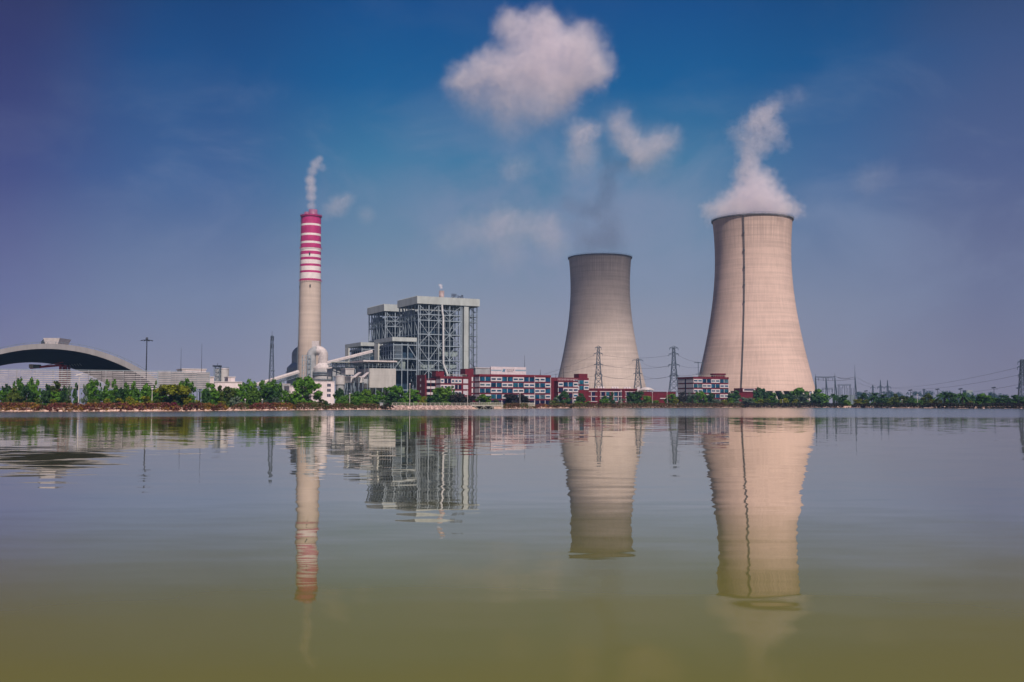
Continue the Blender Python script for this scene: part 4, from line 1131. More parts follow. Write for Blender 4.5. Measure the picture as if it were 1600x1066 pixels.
# white buildings and silos behind the fence
slab_bldg(284, 321.5, 500, 577.5, 583.5, 14, 'white_shed', 'long pinkish white shed roof just above the shorter fence', 'shed', M_whitewall)
slab_bldg(327.5, 334, 520, 590, None, 8, 'white_gatehouse', 'narrow white building at the right end of the slatted fence', 'building', M_whitewall)
slab_bldg(335, 378, 560, 597.5, None, 14, 'white_store', 'long low white store building behind the trees, below the silo', 'building', M_whitewall)
slab_bldg(356, 367, 580, 590, 597.3, 9, 'white_roof_block', 'small white block beside the silo with a dark window', 'building', M_whitewall)
tank(350, 620, 14, 577, 'pale ringed silo above the low white store')
b = None
tk = thing('silo_lift_tower', (X(339.5, 615, 15), 615, 0), 'grey open steel lift tower beside the pale silo', 'lift tower')
b = MB(); z1 = Z(573, 615)
for x_ in (-1.6, 1.6):
    for y_ in (-1.6, 1.6): b.beam((x_, y_, .9), (x_, y_, z1), .4)
for i in range(9):
    z = 3+(z1-3)*i/8
    for s in (-1.6, 1.6): b.beam((-1.6, s, z), (1.6, s, z), .25); b.beam((s, -1.6, z), (s, 1.6, z), .25)
    if i < 8: b.beam((-1.6, -1.6, z), (1.6, -1.6, z+(z1-3)/8), .2)
b.build('frame', M_steel, tk)
b = MB(); b.box(-2.4, 2.0, -2.2, 2.2, z1+.005, z1+.7); b.beam((0, 0, z1+.7), (0, 0, z1+2), .2); b.build('head', M_dark, tk)
b = MB(); b.box(-1.0, 1.0, -1.0, 1.0, 1, z1-1); b.build('shaft', M_grey, tk)

# ------------------------------------------------------------------ masts and lattice towers
def pole(name, px, D, ytop, r0, r1, label, cat, material, group=None):
    t_ = thing(name, (X(px, D, 10), D, 0), label, cat, group)
    z = Z(ytop, D); b = MB(); b.tube([(0, 0, .9), (0, 0, z*.5), (0, 0, z)], [r0, (r0+r1)/2, r1], 8); b.build('pole', material, t_)
    return t_, z
t_, z = pole('high_mast_light', 228, 430, 528.5, .38, .2, 'tall dark mast with a ring of floodlights, right of the arched shed', 'mast light', M_lampdk)
b = MB(); b.lathe([(.3, z-1.1), (1.2, z-1.0), (1.2, z-.7), (.3, z-.6)], 16, smooth=False); b.lathe([(.5, z-.59), (.5, z+.2), (.1, z+.4)], 12); b.build('head_ring', M_lampdk, t_)
for i in range(8):
    q = 2*pi*i/8; b = MB(); c = Vector((1.45*cos(q), 1.45*sin(q), z-.85)); b.beam(c*1.0, Vector((2.6*cos(q), 2.6*sin(q), z-1.1)), .34, wd2=.25); b.build('floodlight', M_lampdk, t_)
for px, y, lab in ((282, 544, 'shorter thin lightning rod mast behind the fence, left of the white shed'), (314.3, 537, 'taller thin lightning rod mast rising from the white shed')):
    t_, z = pole('lightning_rod', px, 480, y, .22, .05, lab, 'lightning rod', M_lampdk, 'lightning rods behind the fence')
    b = MB(); b.lathe([(.34, .9), (.30, z*.52), (.34, z*.52+.2)], 8); b.build('lower_sleeve', M_steel, t_)

def lattice(b, H, w0, w1, panels, th, waist=None):
    """square lattice body; waist=(fraction of H, width) for a kinked taper"""
    def wd(z):
        q = z/H
        if waist:
            return w0+(waist[1]-w0)*q/waist[0] if q < waist[0] else waist[1]+(w1-waist[1])*(q-waist[0])/(1-waist[0])
        return w0+(w1-w0)*q
    zs = [0]
    for i in range(panels): zs.append(zs[-1] + (panels-i*.62))
    zs = [z*H/zs[-1] for z in zs]
    for z0, z1 in zip(zs, zs[1:]):
        a, c = wd(z0)/2, wd(z1)/2
        for sx, sy in ((-1, -1), (1, -1), (1, 1), (-1, 1)): b.beam((sx*a, sy*a, z0), (sx*c, sy*c, z1), th)
        for (s0, s1) in (((-1, -1), (1, -1)), ((1, -1), (1, 1)), ((1, 1), (-1, 1)), ((-1, 1), (-1, -1))):
            b.beam((s0[0]*a, s0[1]*a, z0), (s1[0]*c, s1[1]*c, z1), th*.6); b.beam((s1[0]*a, s1[1]*a, z0), (s0[0]*c, s0[1]*c, z1), th*.6)
            b.beam((s0[0]*c, s0[1]*c, z1), (s1[0]*c, s1[1]*c, z1), th*.6)
    return wd
def pylon(px, D, ytop, ybase, w0px, arms, label, group='lattice power pylons', th=.34, rz=0, mt=None, topw=3.2, waistpx=7.0):
    s = D/FPX; H = Z(ytop, D)-.9
    t_ = thing('power_pylon', (X(px, D, H*.6), D, .9), label, 'pylon', group, rz)
    b = MB(); wd = lattice(b, H, w0px*s, topw*s if topw < 10 else topw, 11, th, waist=(.62, waistpx*s)); b.build('lattice_body', mt or M_pylon, t_)
    for y, half in arms:
        z = Z(y, D)-.9; h = half*s; a = MB()
        for sy in (-.5, .5):
            a.beam((-h, 0, z), (0, sy*wd(z), z), th*.8); a.beam((h, 0, z), (0, sy*wd(z), z), th*.8)
            a.beam((-h, 0, z), (0, sy*wd(z), z+1.5), th*.7); a.beam((h, 0, z), (0, sy*wd(z), z+1.5), th*.7)
        for q in (-.66, -.33, .33, .66): a.beam((h*q, 0, z), (h*q, 0, z+1.4*(1-abs(q))), th*.5)
        a.beam((-h, 0, z), (h, 0, z), th)
        for e in (-1, 1): a.beam((e*h*.97, 0, z), (e*h*.97, 0, z-1.6), .22)
        a.build('crossarm', mt or M_pylon, t_)
    return t_
PA = pylon(935, 780, 542.5, 606, 17.5, [(543.5, 5), (553, 7), (570, 7), (586, 6.5)], 'lattice pylon standing before the smaller cooling tower')
PB = pylon(996.5, 950, 561.5, 606, 17, [(563, 8.5), (584, 6.5)], 'shorter flat-topped lattice pylon between the two taller ones', th=.36)
PC = pylon(1053, 760, 543, 612, 20, [(544, 7), (553.5, 8), (570.5, 9), (587, 7)], 'lattice pylon left of the right red office block')
PD = pylon(1598, 600, 562, 612, 13, [(566, 7), (574, 8), (586, 7), (601, 6)], 'lattice pylon at the right edge of the photo', th=.32)
tm = thing('telecom_mast', (X(424, 640, 15), 640, .9), 'slim lattice telecom mast with aerials, left of the chimney', 'telecom mast')
b = MB(); H = Z(527, 640); lattice(b, H, 3.6, 1.2, 14, .22); b.build('lattice_body', M_pylon, tm)
for zq_ in (H-3, H-8):
    for q in range(3):
        b = MB(); c = Vector((.9*cos(q*2.1), .9*sin(q*2.1), zq_)); b.beam(c, c+Vector((0, 0, 2.6)), .5); b.build('aerial', M_lampdk, tm)
for zq_ in (H*.5, H*.35):
    b = MB(); b.lathe([(.1, zq_), (1.1, zq_), (1.1, zq_+.5), (.1, zq_+.5)], 10, cx=1.0); b.build('dish', M_steel, tm)
b = MB(); b.beam((0, 0, H), (0, 0, H+3), .16); b.build('spike', M_pylon, tm)
# small mast behind the larger tower's left foot
t_, z = pole('strain_gantry', 1091.5, 790, 566, .25, .2, 'small strain gantry with a short arm at the larger tower\'s left edge', 'gantry', M_pylon)
b = MB(); b.beam((-3, 0, z-.4), (4, 0, z-.4), .5); b.beam((3.5, 0, z-.4), (3.0, 0, z-8), .3); b.beam((-2, 0, Z(585, 790)), (2.4, 0, Z(585, 790)), .4); b.build('arm', M_pylon, t_)

# wires
def wire(p, q, sag, label, group, r=.07):
    p = Vector(p); q = Vector(q); n = 14; b = MB()
    pts = [p.lerp(q, i/n) - Vector((0, 0, sag*4*(i/n)*(1-i/n))) for i in range(n+1)]
    b.tube([v-p for v in pts], r, 4)
    o = b.build('power_line', M_wire, None, tuple(p)); tag(o, label, 'power line', group); return o
for k_, y0, y1, nm in ((0, 554.5, 555, 'top'), (1, 570, 572, 'middle'), (2, 587.5, 588.5, 'bottom')):
    wire(P(941, y0, 780), P(1047, y1, 760), 2.4, '%s cable strung between the left pylon and the one by the right office' % nm, 'cables between the two near pylons')
    wire(P(1059, y0, 760), P(1093, (566, 574, 582)[k_], 790), 1.2, '%s cable slung right from the pylon to the strain gantry' % nm, 'cables right of the near pylon')
    wire(P(929, y0, 780), P(850, (585, 588, 591)[k_], 720), 1.0, '%s cable running down left from the left pylon behind the office' % nm, 'cables left of the near pylons')
for k_, (y0, y1) in enumerate(((571, 566), (588, 585))):
    wire(P(943, y0, 780), P(989, y1+1, 950), 2.6, '%s cable from the left pylon to the shorter middle pylon' % ('upper', 'lower')[k_], 'cables to the middle pylon')
    wire(P(1003, y1+1, 950), P(1046, y0, 760), 2.6, '%s cable from the shorter middle pylon to the pylon on its right' % ('upper', 'lower')[k_], 'cables from the middle pylon')
for k_, (y0, y1) in enumerate(((606, 574), (606.5, 586), (612, 601))):
    wire(P(1392, y0, 1150), P(1592, y1, 600), 3.0+k_, '%s long cable rising across the sky to the right-edge pylon' % ('top', 'middle', 'bottom')[k_], 'long cables at the right')
for k_ in range(2):
    wire(P(1338, 589+k_*8, 800), P(1378, 604+k_, 1150), 2.0, '%s cable leaving the substation towards the far pylons' % ('upper', 'lower')[k_], 'cables leaving the substation')

# ------------------------------------------------------------------ substation gantries
def aframe(px, D, ytop, yspike, label):
    t_ = thing('gantry_column', (X(px, D, 10), D, .9), label, 'gantry column', 'substation A-frame columns')
    H = Z(ytop, D)-.9; b = MB()
    b.tube([(-.3, 0, 0), (0, 0, H)], .38, 8); b.tube([(2.2, 1.5, 0), (0.1, 0, H)], .34, 8)
    for q in (.35, .65): b.beam((-.3*(1-q), 0, H*q), (2.2*(1-q), 1.5*(1-q), H*q), .25)
    b.build('legs', M_pylon, t_)
    if yspike:
        s_ = MB(); s_.tube([(0, 0, H+.01), (0, 0, Z(yspike, D)-.9)], [.26, .06], 6); s_.build('spike', M_pylon, t_)
    return t_
for px, yt, ysk, lb_ in ((1274.5, 590, 584, 'first gantry column from the left, touching the larger tower\'s foot'), (1291, 590, None, 'second gantry column from the left, without a spike'),
                          (1305, 591, 583, 'third gantry column from the left with a short spike'), (1336.5, 590, 569.5, 'tallest gantry column with a long thin spike, at the right end')):
    aframe(px, 800, yt, ysk, lb_)
for px0, px1, y, lb_ in ((1275, 1305, 590.5, 'lattice crossbeam joining the left three gantry columns'), (1309, 1330, 602.5, 'low lattice crossbeam between the third and tallest columns'), (1284, 1302, 608.3, 'low dark busbar beam behind the second column')):
    t_ = thing('gantry_beam', tuple(P(px0, y, 800)), lb_, 'gantry beam', 'substation crossbeams'); L_ = (px1-px0)*.5
    b = MB()
    for q in (0, .9): b.beam((0, 0, q), (L_, 0, q), .22); b.beam((0, .9, q), (L_, .9, q), .22)
    for i in range(int(L_)): b.beam((i, 0, 0), (i+1, 0, .9), .14)
    b.build('truss', M_pylon, t_)
    b = MB()
    for i in range(4): x_ = L_*(i+.5)/4; b.beam((x_, 0, -.02), (x_, 0, -2.3), .3)
    b.build('insulators', M_pylon, t_)
    if y > 600:
        b = MB()
        for q in (.05, .5, .95): b.beam((L_*q, .4, -.01), (L_*q, .4, -P(px0, y, 800).z+.9), .3)
        b.build('post', M_pylon, t_)
for i, (p0, p1) in enumerate((((1275, 588, 800), (1305, 587.5, 800)), ((1305, 588.5, 800), (1336, 589, 800)), ((1275, 593, 810), (1336, 592, 810)), ((1309, 590, 795), (1331, 590, 795)))):
    wire(P(*p0), P(*p1), 1.2, ('topmost slack busbar cable over the left gantry columns', 'slack cable dipping to the tallest gantry column', 'lowest long busbar cable spanning the whole substation', 'short looped jumper cable left of the tallest gantry column')[i], 'substation cables', .11)
for px, w_, yt, lb_ in ((1312, 5, 605, 'left grey transformer bank in the substation'), (1328, 7, 606, 'right grey transformer bank in the substation')):
    D = 830; t_ = thing('transformer', (X(px, D, 4), D, .9), lb_, 'transformer', 'substation transformers')
    s = D/FPX; b = MB(); b.box(-w_*s, w_*s, -2, 2, 0, Z(619, D)); b.build('tank', M_steel, t_)
    for i in range(5): b = MB(); x_ = -w_*s*.8+w_*s*1.6*i/4; b.lathe([(.22, Z(619, D)+.01), (.15, Z(yt, D)-1)], 8, cx=x_); b.build('bushing', M_pylon, t_)
for px, lb_ in ((1376, 'left of the two far pale pylons on the horizon'), (1387, 'right of the two far pale pylons on the horizon')):
    pylon(px, 1150, 594, 612, 4.6, [(604.8, 5), (606.3, 5.5)], lb_, 'far pylons on the horizon', th=.26, topw=.4, waistpx=2.0)
pylon(1364, 1250, 601.5, 612, 5, [(606, 4)], 'faintest far pylon left of the pale pair', 'far pylons on the horizon', th=.26, topw=.8, waistpx=2.2)
pylon(1444, 1250, 608, 614, 4, [(609.5, 3)], 'tiny far pylon above the blue woods, right of centre there', 'far pylons on the horizon', th=.26, topw=1.5, waistpx=2.0)

# ------------------------------------------------------------------ foliage
def leafcloud(b, rnd, clumps, n, size, flat=0.0):
    tot = sum(c[1]**2 for c in clumps)
    for (c, r_) in clumps:
        k_ = max(4, int(n*r_*r_/tot))
        for _ in range(k_):
            d = Vector((rnd.gauss(0, 1), rnd.gauss(0, 1), rnd.gauss(0, 1)))
            if d.length < 1e-3: continue
            d.normalize()
            p = c + Vector((d.x, d.y, d.z*.85))*r_*(rnd.random()**.35)
            nrm_ = (d + Vector((rnd.gauss(0, .5), rnd.gauss(0, .5), rnd.gauss(0, .5)+.35))).normalized()
            tn = nrm_.orthogonal().normalized(); tn = Matrix.Rotation(rnd.uniform(0, 6.28), 3, nrm_) @ tn; bt = nrm_.cross(tn)
            s = size*rnd.uniform(.6, 1.35); q = s*rnd.uniform(.5, .9)
            b.add([p-tn*s, p-bt*q*.8, p+tn*s, p+bt*q], [(0, 1, 2, 3)])
def crown(kind, seed):
    """unit tree: 1 high, 1 wide; returns meshes for crown and trunk"""
    rnd = random.Random(seed); cl = []
    if kind == 'round':
        for _ in range(28):
            q = rnd.uniform(0, 6.28); z = rnd.uniform(.05, .86); rad = .36*sqrt(max(.3, 1-((z-.45)/.52)**2))*rnd.uniform(.3, 1)
            cl.append((Vector((rad*cos(q), rad*sin(q), z)), rnd.uniform(.11, .19)))
        cl.append((Vector((rnd.uniform(-.1, .1), 0, .88)), .12)); n, s = 1700, .054
    elif kind == 'column':
        for _ in range(22):
            q = rnd.uniform(0, 6.28); z = rnd.uniform(.05, .9); rad = .36*(1-.75*z**1.6)*rnd.uniform(.1, 1)
            cl.append((Vector((rad*cos(q), rad*sin(q), z)), rnd.uniform(.09, .17)*(1.15-.45*z)))
        cl.append((Vector((0, 0, .94)), .06)); n, s = 1300, .050
    elif kind == 'dome':
        for _ in range(30):
            q = rnd.uniform(0, 6.28); z = rnd.uniform(.3, .85); rad = .42*sqrt(max(.05, 1-((z-.3)/.62)**2))*rnd.uniform(.4, 1)
            cl.append((Vector((rad*cos(q), rad*sin(q), z)), rnd.uniform(.09, .15)))
        n, s = 1900, .040
    elif kind == 'maple':
        for _ in range(64):
            q = rnd.uniform(0, 6.28); z = rnd.uniform(.08, .9); rad = .40*sqrt(max(.05, 1-((z-.45)/.52)**2))*rnd.uniform(.35, 1.05)
            cl.append((Vector((rad*cos(q), rad*sin(q), z)), rnd.uniform(.06, .13)))
        n, s = 3600, .042
    elif kind == 'loose':
        for _ in range(20):
            q = rnd.uniform(0, 6.28); z = rnd.uniform(.18, .92); rad = .38*sqrt(max(.05, 1-((z-.5)/.55)**2))*rnd.uniform(.2, 1)
            cl.append((Vector((rad*cos(q), rad*sin(q), z)), rnd.uniform(.07, .13)))
        n, s = 800, .042
    elif kind == 'shrub':
        for _ in range(18):
            q = rnd.uniform(0, 6.28); z = rnd.uniform(.15, .8); rad = .40*sqrt(max(.05, 1-(z/.95)**2))*rnd.uniform(.2, 1)
            cl.append((Vector((rad*cos(q), rad*sin(q), z)), rnd.uniform(.12, .2)))
        n, s = 800, .06
    b = MB(); leafcloud(b, rnd, cl, n, s)
    tr = MB(); base = .42 if kind != 'shrub' else .2
    tr.tube([(0, 0, 0), (.01, 0, base*.6), (.0, .01, base*1.5)], [.03, .024, .012], 6)
    for c, r_ in cl[::3]:
        z0 = min(c.z*.6, base*1.3); tr.tube([(0, 0, z0), tuple((Vector((0, 0, z0)).lerp(c, .55))+Vector((0, 0, -.02))), tuple(c)], [.013, .008, .003], 4, cap=False)
    return b, tr
def palm(seed):
    rnd = random.Random(seed); b = MB()
    for i in range(34):
        q = rnd.uniform(0, 6.28); el = rnd.uniform(-.35, 1.35); L_ = rnd.uniform(.4, .56)
        o = Vector((0, 0, .62)); d = Vector((cos(q)*cos(el), sin(q)*cos(el), sin(el))); side = Vector((-sin(q), cos(q), 0))
        prev = None
        for k_ in range(7):
            tt = k_/6; p = o + d*L_*tt + Vector((0, 0, -.34*tt*tt*L_*(1.2+cos(el)))); wv = .055*sin(pi*min(1, tt*.85+.12))
            if prev:
                pp, pw = prev
                for sgn in (-1, 1):
                    b.add([pp, p, p+side*sgn*wv+Vector((0, 0, -.035)), pp+side*sgn*pw+Vector((0, 0, -.035))], [(0, 1, 2, 3)])
            prev = (p, wv)
    tr = MB(); tr.tube([(0, 0, 0), (.005, 0, .3), (0, 0, .63)], [.06, .05, .045], 8)
    for i in range(8): tr.lathe([(.062, .06+i*.07), (.052, .10+i*.07)], 8)
    return b, tr
PROTO = {}
for kind, num in (('round', 5), ('column', 4), ('dome', 1), ('maple', 3), ('loose', 4), ('shrub', 5)):
    PROTO[kind] = []
    for i in range(num):
        cb, tb = crown(kind, hash_seed := (len(kind)*131 + ord(kind[0])*17 + i*7))
        PROTO[kind].append((cb.mesh(kind+'_crown', L_g), tb.mesh(kind+'_trunk', M_bark)))
PROTO['palm'] = []
for i in range(3):
    cb, tb = palm(50+i); PROTO['palm'].append((cb.mesh('palm_crown', L_d), tb.mesh('palm_trunk', M_bark)))
tcount = [0]
def plant(px, ytop, wpx, off, kind, colr, name, label, cat, group):
    D = Dsh(px)+off; s = D/FPX
    tcount[0] += 1
    me = PROTO[kind][(tcount[0]*7+int(px)) % len(PROTO[kind])]
    z0 = GZ-.05; H = max(.6, Z(ytop, D)-z0)
    t_ = thing(name, (X(px, D, 3), D, z0), label, cat, group, (px*1.7) % 6.28)
    t_.scale = (wpx*s*1.42, wpx*s*1.42, H*1.05)
    for nm, m_ in (('crown', me[0]), ('trunk', me[1])):
        o = bpy.data.objects.new(nm if kind != 'shrub' or nm != 'crown' else 'foliage', m_); COL.objects.link(o); o.parent = t_
        if nm == 'crown': o.material_slots[0].link = 'OBJECT'; o.material_slots[0].material = LK[colr]
        elif kind == 'shrub': o.name = 'stem'
    return t_
TREES = [
 # left shore, in front of the slatted fence
 (-8, 600, 16, 26, 'round', 'd', 'dark green tree cut by the left edge of the photo'),
 (9, 600, 14, 30, 'round', 'd', 'dark rounded tree nearest the left edge of the fence'),
 (22, 597, 12, 34, 'column', 'g', 'narrow green tree just left of the tall twin crowns'),
 (31, 590.5, 15, 28, 'round', 'g', 'left one of the two tallest green crowns near the left edge'),
 (49, 591, 14, 28, 'round', 'g', 'right one of the two tallest green crowns near the left edge'),
 (41, 602, 22, 22, 'round', 'd', 'broad low dark tree filling between the two tallest left crowns'),
 (22, 606, 18, 20, 'round', 'o', 'olive green tree low in front at the far left'),
 (58, 595, 13, 27, 'column', 'g', 'slim green tree beside a gap left of the brown-green crown'),
 (73, 601, 15, 25, 'round', 'd', 'dark tree just right of the bright gap by the fence'),
 (85, 595.2, 23, 30, 'round', 'o', 'broad olive crown in front of the red machine'),
 (100, 604, 12, 24, 'column', 'd', 'slender dark tree left of the two see-through poplars'),
 (108, 603, 8, 24, 'loose', 'b', 'sparse grey-green poplar left of the solar lamp post'),
 (118, 599.5, 10, 23, 'column', 'd', 'slender dark poplar directly left of the solar lamp post'),
 (131, 599, 9, 23, 'loose', 'b', 'sparse see-through poplar directly right of the solar lamp post'),
 (144, 592.7, 21, 27, 'round', 'g', 'big bushy green tree right of the solar lamp post'),
 (156, 599, 12, 25, 'column', 'd', 'slim dark tree right of the big bushy tree'),
 (166, 594.5, 12, 27, 'column', 'g', 'left one of two pointed poplars below the dark arch end'),
 (179, 594, 13, 27, 'column', 'g', 'right one of two pointed poplars below the dark arch end'),
 (196, 599, 15, 26, 'column', 'g', 'pointed green tree left of the high mast, before the fence'),
 (209, 597, 13, 29, 'column', 'g', 'pointed green tree nearest the high mast on its left'),
 (188, 606, 16, 22, 'round', 'd', 'low dark tree between the pointed poplars'),
 (229, 599, 16, 25, 'round', 'g', 'rounded green tree directly below the high mast'),
 (243, 596, 13, 28, 'column', 'g', 'pointed green tree touching the golden dome tree'),
 (271, 597, 44, 18, 'dome', 'y', 'large golden-green domed tree, the widest on the left shore'),
 (272, 606, 37, 20, 'round', 'd', 'dark shaded tree mass beneath the golden domed crown'),
 (291, 592, 23, 30, 'round', 'g', 'tall green tree rising behind the golden domed tree'),
 (327, 599, 23, 24, 'round', 'g', 'round green tree at the right end of the slatted fence'),
 (322, 607, 14, 20, 'round', 'd', 'low dark tree at the foot of the fence end tree'),
 (343, 603, 16, 24, 'round', 'o', 'olive green tree in front of the long white store'),
 (357, 604, 19, 24, 'round', 'o', 'broad olive tree right of the one before the white store'),
 (373, 600, 20, 25, 'round', 'g', 'green tree left of the tallest crown below the telecom mast'),
 (389, 593, 22, 29, 'round', 'g', 'tall light-topped tree halfway between the silo and telecom mast'),
 (396, 606, 18, 20, 'maple', 'l', 'low light green tree in front of the tall light-topped one'),
 (412, 594, 22, 27, 'round', 'g', 'green tree directly below the telecom mast'),
 (428, 593.5, 24, 27, 'round', 'g', 'dense green tree right of the telecom mast, under the conveyor'),
 (420, 606, 28, 20, 'round', 'd', 'dark lower tree in front of the trees under the mast'),
 (460, 615, 24, 22, 'maple', 'l', 'low light green tree left of the bright maple'),
 (476.5, 589.5, 38, 14, 'maple', 'g', 'prominent bright maple tree before the chimney foot'),
 (530, 606.5, 17, 30, 'round', 'd', 'dark round tree at the right wall of the white block'),
 (545, 614, 18, 26, 'loose', 'l', 'loose pale green tree right of the dark round one'),
 (560, 611.5, 17, 30, 'round', 'g', 'green tree before the transfer house legs'),
 (574, 609, 18, 28, 'maple', 'l', 'light green tree before the left corner of the precipitator'),
 (590, 611, 17, 26, 'round', 'g', 'green tree below the middle of the precipitator'),
 (606, 602, 19, 30, 'loose', 'g', 'taller open tree at the right end of the precipitator'),
 (622, 603.5, 24, 28, 'maple', 'g', 'broad green tree below the bunker bay'),
 (612, 613, 22, 20, 'round', 'd', 'dark low tree in front of the open tree by the railing'),
 (645, 608, 22, 26, 'maple', 'g', 'green tree left of the small yellow ball shrub'),
 (690, 606, 30, 24, 'maple', 'l', 'broad yellow-green maple before the left office wing'),
 (703, 603.5, 14, 28, 'maple', 'g', 'upright green tree just right of the yellow-green maple'),
 (680, 615, 22, 18, 'round', 'd', 'dark tree under the yellow-green maple'),
 (717, 614.5, 25, 20, 'round', 'p', 'dark purple tree left of the second office lamp post'),
 (735, 618, 20, 18, 'round', 'p', 'lower dark purple tree above the start of the pier'),
 (758, 616.5, 22, 14, 'maple', 'l', 'bright green bushy tree above the pier railing'),
 (799, 615.5, 25, 20, 'round', 'p', 'left one of two dark trees before the chequered office'),
 (815, 615.8, 20, 20, 'round', 'p', 'right one of two dark trees before the chequered office'),
 (881, 610.5, 20, 16, 'round', 'd', 'solid round dark green tree before the office annex'),
 (907, 614.5, 13, 22, 'round', 'd', 'dark tree at the left end of the low red wing'),
 (945, 619, 16, 16, 'round', 'g', 'green tree below the left pylon'),
 (956, 613, 10, 20, 'column', 'd', 'thin dark tree before the middle of the low red wing'),
 (985, 612.5, 15, 16, 'round', 'd', 'dark tree at the right end of the low red wing'),
 (997, 611.5, 21, 14, 'round', 'd', 'broad dark green tree below the shorter middle pylon'),
 (1011, 618.5, 14, 12, 'maple', 'l', 'light green tree right of the tree below the middle pylon'),
 (1049, 615.5, 17, 18, 'maple', 'l', 'light green tree at the foot of the pylon by the right office'),
 (1068, 612.5, 17, 26, 'round', 'p', 'purple-leaved tree at the left corner of the right office'),
 (1080, 614, 16, 20, 'loose', 'b', 'grey-green open tree before the right office side wall'),
 (1093, 612, 18, 18, 'maple', 'g', 'fresh green tree before the right office front'),
 (1108, 614.5, 17, 18, 'round', 'd', 'dark green tree before the right office windows'),
 (1149, 610, 21, 22, 'round', 'd', 'dark tree just right of the right office block'),
 (1186, 606, 16, 60, 'round', 'd', 'dark crown rising behind the low red house'),
 (1195, 607, 14, 60, 'round', 'd', 'dark crown at the right end of the low red house'),
 (1207, 613.5, 17, 18, 'round', 'g', 'green tree right of the low red house'),
 (1221, 612, 14, 22, 'round', 'd', 'dark tree before the tower columns, left of the yellow balls'),
 (1234, 612.5, 14, 22, 'round', 'd', 'dark tree behind the yellow ball shrubs'),
 (1249, 605.8, 25, 26, 'round', 'g', 'tallest green tree before the larger tower, right of its ladder'),
 (1252, 616, 24, 14, 'round', 'b', 'grey-green lower tree in front of the tallest tower tree'),
 (1279, 608.5, 30, 26, 'round', 'g', 'broad green tree at the right foot of the larger tower'),
 (1275, 616, 22, 14, 'round', 'd', 'low dark tree in front of the broad tower-foot tree'),
 (1318, 617, 18, 16, 'round', 'd', 'dark low tree below the substation crossbeam'),
 (1350, 613.5, 14, 26, 'round', 'd', 'dark tree under the leftmost solar lamp at the right shore'),
 (1381, 616.5, 18, 16, 'round', 'd', 'dark spreading tree below the two far pylons'),
 (1399, 615.5, 17, 16, 'round', 'o', 'olive tree right of the far pylons, before blue woods'),
 (1413, 618.5, 14, 14, 'round', 'o', 'low olive tree near the white roadside post'),
 (1425, 618, 12, 14, 'round', 'd', 'low dark tree under the second solar lamp'),
 (1450, 614.5, 17, 16, 'round', 'o', 'olive tree left of the yellow shrubs on the right shore'),
 (1487, 613.5, 17, 14, 'round', 'd', 'dark tree between the two right palms'),
 (1518, 617.5, 16, 16, 'round', 'd', 'dark tree directly right of the rightmost palm'),
 (1535, 615.5, 22, 20, 'round', 'g', 'wide green tree left of the tall solar lamp'),
 (1549, 618.5, 14, 16, 'round', 'g', 'small green tree under the tall solar lamp'),
 (1568, 618, 22, 16, 'round', 'd', 'dark rounded tree right of the tall solar lamp'),
 (1590, 617, 24, 20, 'round', 'd', 'dark tree at the foot of the right-edge pylon'),
 (1613, 617, 24, 20, 'round', 'd', 'dark tree cut by the right edge of the photo'),
]
for px, yt, wd_, off_, kd, cl_, lb_ in TREES:
    plant(px, yt, wd_, off_, kd, cl_, 'leafy_tree' if kd != 'column' else 'poplar_tree', lb_, 'tree', 'trees along the lake shore')
for px, yt, wd_, off_, lb_ in ((1303, 611.5, 16, 14, 'palm below the third gantry column of the substation'), (1367, 610.5, 22, 14, 'wide dark palm right of the leftmost solar lamp'),
                               (1476, 609, 24, 12, 'left one of the two tall palms on the right shore'), (1504, 609, 20, 12, 'right one of the two tall palms on the right shore'),
                               (1082, 616.5, 14, 12, 'small palm before the side wall of the right office')):
    plant(px, yt, wd_, off_, 'palm', 'd', 'palm_tree', lb_, 'palm', 'palms on the right shore')
